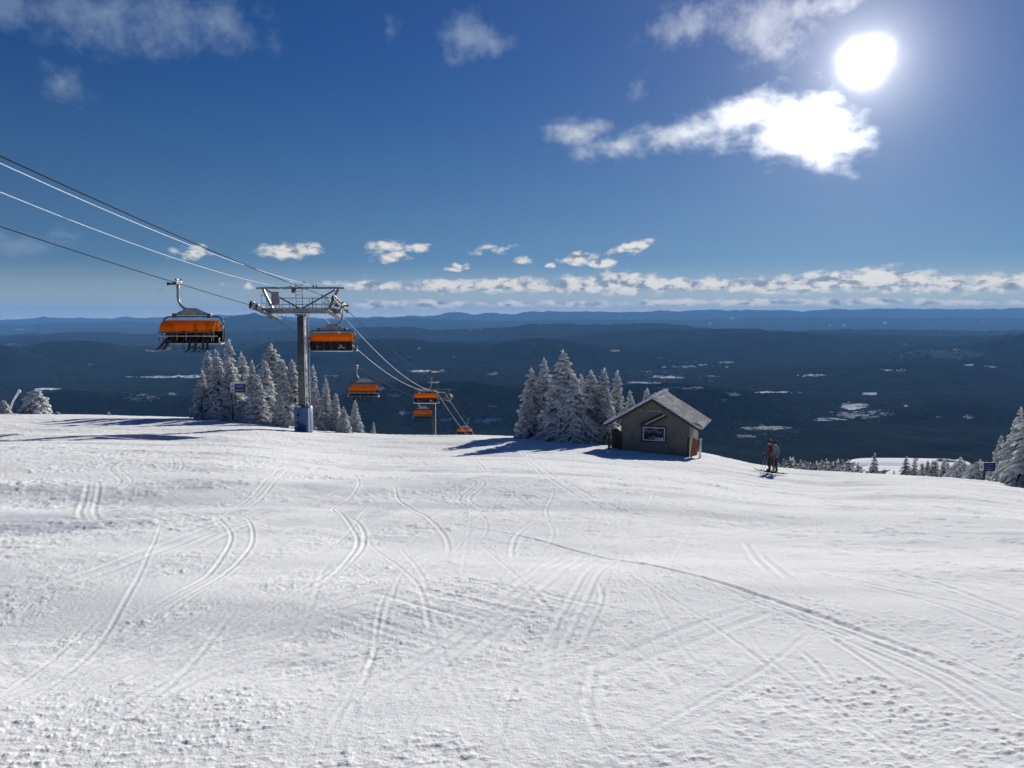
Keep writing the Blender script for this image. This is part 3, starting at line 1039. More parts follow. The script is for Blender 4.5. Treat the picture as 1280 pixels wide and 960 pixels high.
random.seed(77)
GL = 'snow-laden spruces clumped round the lift tower'
LEFT = [
    ('mid', 252, 462, 521, 66, 1.0, 'low bushy snow-laden spruce at the outer left edge of the clump beside the blue sign'),
    ('tall', 263, 437, 522, 68, 1.25, 'pointed frosted spruce at the left end of the clump, left of the blue sign'),
    ('tall', 275, 437, 524, 66, 1.1, 'slim frosted spruce directly behind the left edge of the blue sign'),
    ('tall', 287, 424, 522, 72, 1.25, 'tallest frosted spruce on the left of the clump, its tip rising above the occupied chair'),
    ('lumpy', 304, 440, 524, 74, 0.8, 'blunt-topped frosted spruce rising straight above the blue sign'),
    ('slim', 290, 449, 526, 65, 1.3, 'narrow frosted spruce close behind the blue sign post'),
    ('tall', 316, 450, 526, 71, 1.1, 'frosted spruce right of the blue sign, second row of the clump'),
    ('lumpy', 338, 430, 530, 70, 1.0, 'tall broad-headed frosted spruce halfway between the blue sign and the tower'),
    ('mid', 331, 452, 533, 64, 1.0, 'full frosted spruce standing in front of the broad-headed one'),
    ('mid', 320, 468, 531, 62, 1.05, 'short thick frosted spruce at the front of the clump right of the sign'),
    ('slim', 359, 449, 533, 69, 1.35, 'narrow frosted spruce just left of the tower pole'),
    ('mid', 350, 487, 537, 62, 1.0, 'low frosted spruce at the very front of the clump left of the tower pad'),
    ('slim', 371, 449, 535, 70, 1.35, 'narrow frosted spruce right behind the tower pole'),
    ('tall', 391, 456, 538, 66, 1.15, 'frosted spruce whose crown shows just right of the tower pole'),
    ('tall', 409, 472, 538, 67, 1.05, 'pointed frosted spruce right of the tower with a clear narrow tip'),
    ('slim', 421, 491, 540, 67, 1.5, 'small frosted spruce between the tower and the second occupied chair'),
    ('mid', 430, 508, 543, 64, 1.1, 'knee-high frosted spruce on the snow edge right of the tower'),
    ('tall', 444, 500, 549, 68, 1.35, 'frosted spruce standing below the second occupied chair'),
    ('slim', 467, 527, 548, 69, 1.4, 'tiny frosted spruce at the right end of the clump by the tower'),
    ('bush', 273, 500, 523, 64, 1.0, 'rounded snowy bush at the foot of the trees left of the sign post'),
    ('bush', 303, 500, 527, 63, 1.0, 'rounded snowy bush at the foot of the trees right of the sign post'),
    ('mid', 383, 490, 538, 64, 1.0, 'low frosted spruce half hidden behind the blue tower pad'),
]
for kd, px, tp, bs, Y, w, lab in LEFT:
    plant(kd, px, tp, bs, Y, lab, 'tree', GL, w)
GC = 'snow-laden spruces behind the hut'
CENTRE = [
    ('broad', 706, 437, 551, 57, 0.98, 'largest snow-laden spruce of the clump left of the hut, in front'),
    ('broad', 684, 447, 548, 61, 0.78, 'second largest snow-laden spruce, behind and left of the largest by the hut'),
    ('mid', 667, 460, 547, 60, 1.05, 'snow-laden spruce at the left end of the clump beside the hut'),
    ('mid', 656, 488, 546, 58, 0.9, 'lowest snowy spruce at the far left foot of the hut clump'),
    ('lumpy', 738, 462, 554, 60, 0.95, 'blunt snowy spruce just right of the largest in the hut clump'),
    ('tall', 725, 467, 553, 63, 1.1, 'thin snowy tip showing between the two biggest crowns of the hut clump'),
    ('tall', 752, 460, 556, 59, 1.25, 'snowy spruce above the left eave of the hut roof'),
    ('tall', 771, 463, 556, 61, 1.05, 'rightmost tall snowy spruce of the hut clump, over the roof slope'),
    ('mid', 760, 485, 556, 57, 0.9, 'dark-hearted spruce tucked against the left side of the hut'),
    ('mid', 790, 488, 556, 62, 0.75, 'half-bare small spruce peeping over the hut roof left of the ridge'),
    ('slim', 806, 485, 556, 63, 1.3, 'thin snowy tip peeping over the roof beside the hut ridge'),
]
for kd, px, tp, bs, Y, w, lab in CENTRE:
    plant(kd, px, tp, bs, Y, lab, 'tree', GC, w)
GR = 'snow-laden spruces at the right edge of the photo'
for kd, px, tp, bs, Y, w, lab in [
        ('broad', 1312, 455, 610, 42, 0.92, 'big snow-laden spruce cut off by the right edge of the photo'),
        ('broad', 1268, 508, 606, 45, 0.72, 'second snowy spruce half hidden by the big one at the right edge'),
        ('mid', 1248, 544, 602, 47, 0.95, 'small pointed snowy spruce next to the right hand blue sign'),
        ('bush', 1224, 577, 600, 50, 1.1, 'low grey frosted shrub just left of the right hand blue sign')]:
    plant(kd, px, tp, bs, Y, lab, 'tree', GR, w)
# stunted growth on the left brow
plant('bush', 45, 487, 518, 74, 'round stunted spruce plastered with snow alone on the left brow', 'tree', None, 0.95)
plant('bush', 5, 500, 517, 74, 'small snow-plastered stump of spruce at the left edge of the photo', 'tree', None, 0.75)
plant('bush', 72, 514, 519, 73, 'tiny snow-buried shrub poking from the brow right of the round stunted spruce', 'tree', None, 1.3)
plant('bush', 136, 514, 519, 73, 'tiny snowy twig poking from the brow left of the tree clump', 'tree', None, 0.6)
sp = MB()
b0 = P(9, 515, 74)
b1 = P(24, 489, 74)
sp.tube([b0 - Vector((0, 0, .4)), b0.lerp(b1, .5) + Vector((0, 0, .06)), b1], [0.11, 0.09, 0.10], 7)
sp.blob(b1, (0.16, 0.16, 0.2), 0, 7, 5, .15)
tag(sp.build('leaning_sapling', M_TREESNOW), 'bent bare sapling crusted with rime leaning right at the left edge', 'sapling')

# dark spruces round the lower run
GD = 'dark spruces standing along the lower snowy run'
DARKS = [(1052, 574, 590, 120), (1058, 577, 591, 130), (1046, 579, 590, 115), (1066, 580, 592, 140), (1040, 577, 589, 110), (1034, 576, 589, 120), (1026, 575, 588, 125), (1075, 581, 592, 150),
         (1092, 566, 594, 180), (1131, 571, 596, 210), (1143, 574, 596, 200), (1150, 579, 596, 190), (1117, 588, 595, 170), (1158, 576, 597, 150), (1164, 575, 597, 160), (1170, 575, 598, 150), (1176, 576, 598, 145),
         (1182, 577, 598, 150), (1015, 578, 588, 130), (1008, 577, 587, 130), (1000, 576, 587, 135), (990, 574, 586, 140), (980, 573, 585, 150)]
_r = random.Random(3)
for k in range(46):
    px = _r.uniform(966, 1078)
    bs = 584 + (px - 960) * 0.075
    DARKS.append((px, bs - _r.uniform(3, 15) - 3 * math.exp(-((px - 1045) / 25) ** 2), bs + 1, _r.uniform(75, 150)))
for k in range(16):
    px = _r.uniform(1152, 1192)
    DARKS.append((px, 597 - _r.uniform(12, 24), 598, _r.uniform(110, 170)))
for i, (px, tp, bs, Y) in enumerate(DARKS):
    lab = {1092: 'lone tall dark spruce at the left of the lower white run', 1131: 'cone-shaped dark spruce in the middle of the lower white run', 1143: 'smaller dark spruce just right of the cone-shaped one on the lower run'}.get(px)
    if not lab:
        lab = 'dark spruce in the thicket on the right side of the lower run' if px > 1145 else ('dark spruce in the row left of the lower run behind the snow edge')
    plant('dark', px, tp, bs + 14, Y, lab, 'tree', GD, random.uniform(0.85, 1.2), 'dark_spruce')
for i, (px, tp, bs, Y) in enumerate([(1190, 578, 600, 90), (1198, 572, 600, 100), (1206, 576, 602, 85), (1214, 580, 602, 80), (1222, 574, 602, 90), (1196, 586, 602, 75), (1210, 588, 603, 70)]):
    plant('lumpy', px, tp, bs + 8, Y, 'grey frosted thicket tree behind the snow edge left of the right hand sign', 'tree', 'grey frosted thicket left of the right hand sign', random.uniform(1.0, 1.5), 'frosted_tree')

# ------------------------------------------------------------------ chairlift
random.seed(5)
AX = 0.03                                   # the line runs 1.7 degrees right of straight ahead
LZ = math.atan(AX)
TY = 58.0
TX = ut(380, 540)[0] * TY
HALF = 3.0                                  # half the gauge between the two ropes
T2Y = 133.0


def lane_x(side, Y):
    return TX + side * HALF + AX * (Y - TY)


def lane_y_at(side, px, py):
    u = ut(px, py)[0]
    return (TX + side * HALF - AX * TY) / (u - AX)


def rope_pt(side, px, py, Y=None):
    if Y is None:
        Y = lane_y_at(side, px, py)
    return Vector((lane_x(side, Y), Y, -ut(px, py)[1] * Y))


YL1 = lane_y_at(-1, 222, 354)
YL2 = lane_y_at(-1, 446, 458)
YL3 = lane_y_at(-1, 523, 498)
YR1 = TY + 0.3
YR2 = lane_y_at(1, 539, 473)
YR3 = lane_y_at(1, 585, 524)
zt = -ut(330, 387)[1] * TY                 # rope height at the tower
SL = -0.16


def rope_through(side, keys):
    pts = []
    keys = sorted(keys)
    y0, z0 = keys[0]
    slope0 = (keys[1][1] - z0) / (keys[1][0] - y0)
    keys = [(y0 - 40, z0 - slope0 * 40 + 1.2)] + keys
    yl, zl = keys[-1]
    keys.append((yl + 90, zl - 0.26 * 90))
    for (ya, za), (yb, zb) in zip(keys[:-1], keys[1:]):
        n = 10
        for i in range(n):
            t = i / n
            pts.append((ya + (yb - ya) * t, za + (zb - za) * t - 0.0006 * (yb - ya) ** 2 * t * (1 - t)))
    pts.append(keys[-1])
    return pts


keyL = [(lane_y_at(-1, 0, 283), -ut(0, 283)[1] * lane_y_at(-1, 0, 283)), (YL1, -ut(222, 354)[1] * YL1), (TY - 2.3, zt + 0.32), (TY, zt), (TY + 2.3, zt - 0.55),
        (YL2, -ut(446, 458)[1] * YL2), (YL3, -ut(523, 498)[1] * YL3)]
yR0 = lane_y_at(1, 0, 195)
keyR = [(yR0, -ut(0, 195)[1] * yR0), (TY - 2.3, zt + 0.74), (TY, zt + 0.42), (TY + 2.3, zt - 0.13), (YR2, -ut(539, 473)[1] * YR2), (YR3, -ut(585, 524)[1] * YR3)]


def zat(keys, Y):
    ks = sorted(keys)
    return float(np.interp(Y, [k[0] for k in ks], [k[1] for k in ks]))


for side, keys, lab in ((-1, keyL, 'dark steel haul rope on the left carrying the occupied chairs uphill'), (1, keyR, 'dark steel haul rope on the right carrying the empty chairs downhill')):
    pp = rope_through(side, keys)
    o = MB().tube([(lane_x(side, y), y, z) for y, z in pp], 0.023, 6).build('haul_rope', M_ROPE)
    tag(o, lab, 'cable', 'cables strung along the chairlift')


def line(pts_before, pts_after, r, lab):
    pts = [P(*p) for p in pts_before + pts_after]
    d = pts[0] - pts[1]
    pts = [pts[0] + d * 1.5] + pts
    out = []
    for a, b in zip(pts[:-1], pts[1:]):
        L = (b - a).length
        for i in range(12):
            t = i / 12
            out.append(a.lerp(b, t) - Vector((0, 0, 0.00035 * L * L * t * (1 - t) * 4)))
    out.append(pts[-1])
    tag(MB().tube(out, r, 6).build('rimed_wire', M_RIME), lab, 'cable', 'cables strung along the chairlift')


line([(0, 204, 25.5), (386, 356, 57.4)], [(404, 396, 58.6), (545, 488, 128), (600, 560, 175)], 0.016, 'white rime-coated wire hanging just below the right haul rope and leading to the tower top')
line([(0, 240, 26.0), (346, 358, 57.4)], [(428, 394, 58.6), (556, 490, 128), (606, 556, 175)], 0.013, 'thinner white rimed wire running midway between the two haul ropes on the left')


def tower(base, top_z, label, pad=True, detail=True):
    """lift tower, local origin at the rope plane centre; x across the line, y down the line"""
    root = empty('lift_tower', (base.x, base.y, 0), -LZ, label, 'lift tower', 'chairlift towers')
    bz = base.z
    zb = top_z                                # lower beam centre
    p = MB().tube([(0, 0, bz - 0.5), (0, 0, bz + 4), (0, 0, zb - 0.28)], [0.37, 0.35, 0.30], 20)
    p.tube([(0, 0, zb - 0.34), (0, 0, zb - 0.22)], 0.46, 20)
    p.tube([(0, 0, bz + 4.6), (0, 0, bz + 4.7)], 0.39, 20)
    p.build('pole', M_POLE, root)
    rm = MB()
    n_ = 40
    rm.tube([(0.29 + random.uniform(-.02, .03), -0.14 + random.uniform(-.03, .03), bz + 2.1 + (zb - bz - 2.6) * i / n_) for i in range(n_ + 1)], [random.uniform(0.02, 0.075) for i in range(n_ + 1)], 7)
    rm.build('rime_crust', M_RIME, root)
    b = MB().box((0, 0, zb), (6.1, 0.34, 0.36), 0, None, 0.03)
    b.build('cross_beam', (M_STEEL if detail else M_POLE), root)
    zt_ = zb + 1.72
    MB().box((0.02, 0, zt_), (6.7, 0.22, 0.12), 0, None, 0.015).build('lifting_beam', (M_STEEL if detail else M_POLE), root)
    for s in (-1, 1):
        MB().bar((s * 2.85, 0, zt_ - 0.05), (s * 2.15, 0, zb + 0.16), 0.17, 0.24, 0, (0, 1, 0)).build('lifting_frame_post', (M_STEEL if detail else M_POLE), root)
        MB().bar((s * 2.65, 0, zt_ - 0.1), (s * 0.1, 0, zb + 0.2), 0.10, 0.12, 0, (0, 1, 0)).build('diagonal_brace', M_DARK, root)
        # sheave assembly along the rope
        st = empty('sheave_train', (s * HALF, 0, zb + 0.02 + (0.42 if s > 0 else 0)), 0)
        st.parent = root
        fr = MB()
        for dy in (-1, 1):
            fr.bar((0.0, dy * 0.15, 0.02), (0, dy * 2.35, 0.26 * -dy + 0.02), 0.16, 0.2)
            fr.bar((0.10, dy * 0.6, -0.12 - 0.1 * dy), (0.10, dy * 2.3, 0.10 - 0.34 * dy), 0.05, 0.16)
        fr.bar((-s * 0.45, 0, 0.0), (0.1 * s, 0, 0.0), 0.16, 0.2)
        fr.build('carrier_frame', M_DARK, st)
        for k in range(8):
            y = -2.1 + 4.2 * k / 7
            zz = 0.10 - y * 0.19 - 0.05 * (y / 2.1) ** 2
            w = MB().tube([(-0.07, y, zz), (-0.05, y, zz), (0.05, y, zz), (0.07, y, zz)], [0.19, 0.235, 0.235, 0.19], 16)
            w.build('sheave', M_RUBBER, st)
        ic = MB()
        ic.tube([(random.uniform(-.06, .06), -2.2 + 4.5 * k / 24, 0.30 - (-2.2 + 4.5 * k / 24) * 0.19) for k in range(25)], [random.uniform(.03, .09) for k in range(25)], 7)
        ic.build('rime', M_RIME, st)
        # walkway beside the sheaves
        wk = MB().bar((-s * 0.55, -2.3, zb + 0.10), (-s * 0.55, 2.3, zb - 0.62), 0.5, 0.05)
        wk2 = wk
        for vtx in range(len(wk2.v)):
            wk2.v[vtx] = (wk2.v[vtx][0] + s * HALF, wk2.v[vtx][1], wk2.v[vtx][2])
        wk2.build('walkway', (M_STEEL if detail else M_POLE), root)
        rl = MB()
        for y in (-2.2, -1.1, 0, 1.1, 2.2):
            zz = zb - y * 0.155 - 0.2
            rl.tube([(s * HALF - s * 0.8, y, zz), (s * HALF - s * 0.8, y, zz + 1.05)], 0.022, 5)
        for h in (0.5, 1.05):
            rl.tube([(s * HALF - s * 0.8, -2.2, zb + 0.14 + h), (s * HALF - s * 0.8, 2.2, zb - 0.54 + h)], 0.022, 5)
        rl.build('railing', (M_STEEL if detail else M_POLE), root)
    if detail:
        # railings along the cross beam
        rl = MB()
        for h in (0.52, 0.98):
            rl.tube([(-2.2, -0.35, zb + h), (2.25, -0.35, zb + h)], 0.022, 5)
            rl.tube([(-2.2, 0.40, zb + h), (2.25, 0.40, zb + h)], 0.022, 5)
        for x in (-2.1, -1.5, -0.75, 0.75, 1.0, 1.9, 2.2):
            for y in (-0.35, 0.4):
                rl.tube([(x, y, zb + 0.1), (x, y, zb + 1.0)], 0.022, 5)
        rl.build('beam_railing', (M_STEEL if detail else M_POLE), root)
        MB().box((0, -0.33, zb + 0.19), (5.2, 0.36, 0.04)).build('beam_walkway', (M_STEEL if detail else M_POLE), root)
        # ladder cage above the beam and ladder down the pole
        ld = MB()
        for x in (-0.26, 0.22):
            ld.tube([(x, -0.30, zb + 0.1), (x, -0.30, zb + 2.05)], 0.028, 5)
        for i in range(8):
            ld.tube([(-0.26, -0.30, zb + 0.25 + 0.24 * i), (0.22, -0.30, zb + 0.25 + 0.24 * i)], 0.018, 5)
        ld.tube([(0.22, -0.3, zb + 2.05), (0.36, -0.3, zb + 2.2), (0.5, -0.3, zb + 2.05)], 0.025, 5)
        ld.build('top_ladder', (M_STEEL if detail else M_POLE), root)
        l2 = MB()
        for x in (0.30, 0.50):
            l2.tube([(x, -0.40, bz + 0.2), (x, -0.40, zb - 0.2)], 0.024, 5)
        z0 = bz + 0.4
        while z0 < zb - 0.3:
            l2.tube([(0.30, -0.40, z0), (0.50, -0.40, z0)], 0.016, 5)
            z0 += 0.3
        l2.build('ladder', M_RIME, root)
        l3 = MB()
        l3.tube([(0.60, -0.2, bz - 0.1), (0.60, -0.2, zb - 0.1)], 0.03, 6)
        l3.build('conduit', M_SILVER, root)
        MB().box((-1.78, -0.45, zb + 0.95), (0.58, 0.05, 1.0), 0, None, 0.01).build('number_board', mat('dull_grey_board', (0.22, 0.23, 0.25), 0.6), root)
        MB().box((-0.45, -0.22, zt_ - 0.20), (0.28, 0.2, 0.30), 0, None, 0.02).build('junction_box', M_DARK, root)
        cl = MB()
        cl.tube([(-3.1 + 6.2 * i / 60, random.uniform(-.04, .04), zt_ + 0.06) for i in range(61)], [random.uniform(.02, .09) * (1.0 if (i // 7) % 2 else 0.5) for i in range(61)], 7)
        cl.build('settled_rime', M_RIME, root)
        c2 = MB()
        c2.tube([(-2.9 + 5.8 * i / 50, -0.17 + random.uniform(-.04, .04), zb + 0.21) for i in range(51)], [random.uniform(.02, .08) for i in range(51)], 7)
        c2.build('settled_rime', M_RIME, root)
        for x in (-0.75, 0.95, 1.2):
            MB().tube([(x, 0, zt_ + .05), (x + .03, 0, zt_ + 0.24)], 0.05, 6).build('rope_guide', M_DARK, root)
    if pad:
        pd = MB()
        n = 24
        prof_ = [(0.60, bz - 0.3), (0.64, bz + 0.1), (0.645, bz + 1.0), (0.64, bz + 1.85), (0.58, bz + 1.98), (0.42, bz + 2.0)]
        n0 = 0
        for (r, z) in prof_:
            for k in range(n):
                a = 2 * math.pi * k / n
                q = 1 / max(abs(math.cos(a)), abs(math.sin(a)))
                q = 1 + (q - 1) * 0.55
                pd.v.append((r * math.cos(a) * q, r * math.sin(a) * q * .95, z))
        for i in range(len(prof_) - 1):
            for k in range(n):
                k2 = (k + 1) % n
                pd.addf((i * n + k, i * n + k2, (i + 1) * n + k2, (i + 1) * n + k), 0)
        po = pd.build('base_pad', M_PAD, root)
        for z in (1.36, 0.82):
            m_ = MB().tube([(-0.22, -0.66, bz + z), (-0.22, -0.70, bz + z)], 0.085, 14)
            m_.build('strap_hole', M_BLACK, po)
        fr = MB()
        fr.box((0.58, -0.62, bz + 1.0), (0.05, 0.06, 1.75), 0, None, .01)
        fr.blob((-0.2, -0.55, bz + 2.0), (0.25, 0.12, 0.05), 0, 8, 4, .1)
        fr.build('frost', M_RIME, po)
        ft = MB().box((0.1, -0.675, bz + 0.42), (0.55, 0.012, 0.42), 0, None, 0.004)
        ft.build('lower_patch', mat('deep_blue_patch', (0.012, 0.035, 0.16), 0.6), po)
    return root


tb = Vector((TX, TY, gz(TX, TY)))
tower(tb, zt - 0.12, 'galvanised chairlift tower with blue padded base and rime on its lifting frame')
t2x = TX + AX * (T2Y - TY)
z2 = float(np.interp(T2Y, [k[0] for k in sorted(keyL)], [k[1] for k in sorted(keyL)]))
tower(Vector((t2x, T2Y, gz(t2x, T2Y))), z2 - 0.3, 'distant second chairlift tower further down the line, mostly hidden below the snow edge', pad=False, detail=False)


# ---- six-seat bubble chair: origin at the rope grip, front towards -y, seats centred at x = +0.78
CXX = 0.78
W2 = 1.78


def make_chair(label):
    root = empty('bubble_chair', (0, 0, 0), 0, label, 'chairlift chair', 'orange bubble chairs hanging on the lift')
    g = MB()
    g.box((0, 0, 0.0), (0.22, 0.75, 0.16), 0, None, 0.03)
    g.box((-0.02, 0.0, 0.16), (0.12, 0.34, 0.16), 0, None, 0.02)
    g.tube([(-0.42, -0.30, -0.05), (0.1, -0.30, -0.05)], 0.06, 8)
    g.tube([(-0.45, -0.30, -0.05), (-0.38, -0.30, -0.05)], 0.10, 10)
    g.tube([(-0.22, 0.30, 0.18), (0.14, 0.30, 0.18)], 0.055, 8)
    g.build('grip', M_DARK, root)
    gi = MB()
    gi.tube([(0.06 + random.uniform(-.04, .04), -0.36 + 0.08 * i, 0.09) for i in range(10)], [random.uniform(.03, .08) for i in range(10)], 7)
    gi.build('rime', M_RIME, root)
    h = MB()
    h.tube([(0.02, 0, -0.05), (0.0, 0, -0.40), (-0.02, 0, -0.75), (0.02, 0, -1.05), (0.16, 0, -1.30), (0.36, 0, -1.47), (0.62, 0, -1.53), (CXX, 0, -1.53)], [0.085, 0.08, 0.075, 0.075, 0.08, 0.085, 0.09, 0.09], 10)
    h.build('hanger', M_STEEL, root)
    br = MB()
    br.prism([(CXX - 0.25, -1.42), (CXX + 0.25, -1.42), (CXX + 1.05, -1.78), (CXX + 1.05, -1.86), (CXX - 1.05, -1.86), (CXX - 1.05, -1.78)], 'y', -0.07, 0.07)
    br.build('hanger_yoke', M_STEEL, root)
    for s in (-1, 1):
        MB().box((CXX + s * 1.02, 0, -1.86), (0.22, 0.26, 0.26), 0, None, 0.04).build('yoke_damper', M_DARK, root)
    f = MB()

    def hoop(y, dz):
        pts = []
        top, bot, rc = -1.92 + dz, -3.42, 0.42
        for a in range(0, 91, 15):
            pts.append((CXX + W2 - rc + rc * math.sin(R(a)), y, top - rc + rc * math.cos(R(a))))
        for z in (-2.7, -3.05):
            pts.append((CXX + W2 + 0.03, y, z))
        for a in range(0, 91, 18):
            pts.append((CXX + W2 - 0.3 + 0.3 * math.cos(R(a)), y, bot + 0.3 - 0.3 * math.sin(R(a)) - 0.1))
        mir = [(2 * CXX - x, yy, z) for x, yy, z in pts]
        return pts[::-1] + mir
    f.tube(hoop(0.10, 0), 0.042, 8)
    f.build('frame', M_DARK, root)
    for s in (-1, 1):
        mst = MB()
        mst.tube([(CXX + s * (W2 - .02), 0.10, -3.45), (CXX + s * (W2 - .02), -0.35, -3.50), (CXX + s * (W2 - .04), -0.55, -3.35), (CXX + s * (W2 - .04), -0.5, -3.1)], 0.045, 7)
        mst.build('armrest', M_STEEL, root)
    # bubble shell
    prof_ = [(0.38, -2.78), (0.40, -2.45), (0.34, -2.24), (0.16, -2.15), (-0.15, -2.12), (-0.48, -2.18), (-0.74, -2.36), (-0.86, -2.58), (-0.88, -2.80)]
    xs = np.linspace(CXX - W2 + 0.22, CXX + W2 - 0.22, 15)
    bb = MB()
    npf = len(prof_)
    for x in xs:
        e = abs(x - CXX) / (W2 - 0.14)
        k = 1 - 0.10 * e ** 6
        for (y, z) in prof_:
            bb.v.append((x, y * k, -2.45 + (z + 2.45) * (1 - 0.13 * e ** 6)))
    for i in range(len(xs) - 1):
        for j in range(npf - 1):
            bb.addf((i * npf + j, i * npf + j + 1, (i + 1) * npf + j + 1, (i + 1) * npf + j), 0)
    for i in (0, len(xs) - 1):
        bb.addf(tuple(i * npf + j for j in range(npf)), 0, False)
    bo = bb.build('bubble', M_BUBBLE, root)
    sm = bo.modifiers.new('shell', 'SOLIDIFY')
    sm.thickness = 0.02
    for s in (-1, 1):
        hub = MB()
        hub.tube([(CXX + s * (W2 - 0.12), 0.05, -2.52), (CXX + s * (W2 + 0.02), 0.05, -2.52)], 0.13, 12)
        hub.build('bubble_pivot', M_STEEL, bo)
    rim = MB().tube([(CXX - W2 + .16, -0.90, -2.82), (CXX + W2 - .16, -0.90, -2.82)], 0.03, 6)
    rim.tube([(CXX - W2 + .16, 0.40, -2.80), (CXX + W2 - .16, 0.40, -2.80)], 0.03, 6)
    rim.build('bubble_rim', M_DARK, bo)
    for k in range(6):
        x = CXX + (k - 2.5) * 0.54
        st = MB().box((x, 0.02, -3.40), (0.50, 0.56, 0.12), 0, Matrix.Rotation(R(-6), 3, 'X'), 0.04)
        st.build('seat', M_BLACK, root)
        bk = MB().box((x, 0.36, -3.06), (0.51, 0.10, 0.66), 0, Matrix.Rotation(R(-8), 3, 'X'), 0.035)
        bk.build('backrest', M_BLACK, root)
    MB().tube([(CXX - W2 + .12, 0.42, -3.46), (CXX + W2 - .12, 0.42, -3.46)], 0.055, 8).build('rear_tube', M_SILVER, root)
    sb = MB()
    sb.tube([(CXX - W2 + .1, -0.62, -3.02), (CXX + W2 - .1, -0.62, -3.02)], 0.022, 7)
    for k in range(6):
        x = CXX + (k - 2.5) * 0.54
        fo = MB().tube([(x, -0.60, -3.0), (x, -0.66, -3.45), (x, -0.68, -3.72)], 0.02, 6)
        fo.tube([(x - 0.15, -0.68, -3.72), (x + 0.15, -0.68, -3.72)], 0.025, 6)
        fo.build('footrest', M_DARK, root)
    sb.build('safety_bar', M_SILVER, root)
    em = MB()
    for i in range(7):
        w = 0.05
        em.box((CXX - 1.02 + i * 0.075 + 0.0, 0.445, -3.20), (w, 0.012, 0.075 if i % 2 else 0.06))
    em.tube([(CXX - 0.76, 0.43, -3.05), (CXX - 0.76, 0.45, -3.05)], 0.075, 12)
    em.build('white_print', M_LOGO, root)
    er = MB()
    er.tube([(CXX + 0.98, 0.43, -3.12), (CXX + 0.98, 0.45, -3.12)], 0.11, 3)
    er.box((CXX + 0.80, 0.44, -3.18), (0.16, 0.012, 0.06))
    er.build('red_print', M_RED, root)
    return root


chair0 = make_chair('nearest orange bubble chair, left of the tower, carrying seated riders towards the viewer')
CH = []
for i, (side, Y, lab) in enumerate([
        (-1, YL1, None),
        (1, YR1, 'empty orange bubble chair hanging at the right arm of the near tower, seen from behind'),
        (-1, YL2, 'second occupied orange bubble chair, in front of the spruces right of the tower'),
        (1, YR2, 'empty orange bubble chair beyond the tower, upper of the two beside the distant tower'),
        (-1, YL3, 'farthest occupied orange bubble chair, small and low left of the distant tower pole'),
        (1, YR3, 'farthest orange bubble chair, only its top showing above the snow edge')]):
    c = chair0 if i == 0 else copy_tree(chair0)
    keys = keyL if side < 0 else keyR
    c.location = (lane_x(side, Y), Y, zat(keys, Y))
    c.rotation_euler = (0, 0, -LZ + (0 if side < 0 else math.pi))
    if lab:
        c['label'] = lab
    if side > 0:                # empty chairs ride with the bar and footrests folded up out of sight
        for ch in list(c.children):
            if ch.name.split('.')[0] in ('footrest', 'safety_bar'):
                bpy.data.objects.remove(ch)
    CH.append(c)

# ------------------------------------------------------------------ ski hut, signs
random.seed(9)
HA = P(815, 497, 50)
HZ = -9.9
hut = empty('ski_hut', (HA.x, HA.y, HZ), R(-21.5), 'weathered grey ski patrol style hut with snowy gable roof on the slope edge', 'hut')
AH = HA.z - HZ                     # apex height
SLP = 0.60
WE = 3.2


def rz_(x):
    return AH - SLP * abs(x)


DEP = 4.9
w = MB()
w.prism([(-2.12, -0.9), (2.4, -0.9), (2.4, rz_(2.4) - 0.16), (0, AH - 0.16), (-2.12, rz_(2.12) - 0.16)], 'y', 0.35, 4.5)
w.build('wall', M_WALL, hut)
pw = MB()
pw.box((-2.56, 2.9, 0.5), (0.86, 3.2, 3.0), 0)
for k in range(5):
    pw.box((-2.56, 1.28, 0.0 + 0.35 * k), (0.84, 0.05, 0.2))
pw.build('side_lean_to', M_WOOD, hut)
pt_ = MB()
for (x, y) in ((-2.95, 0.42), (-2.16, 0.30)):
    pt_.box((x, y, 0.45), (0.13, 0.13, 2.9), 0, None, .01)
pt_.build('porch_post', M_WOOD, hut)
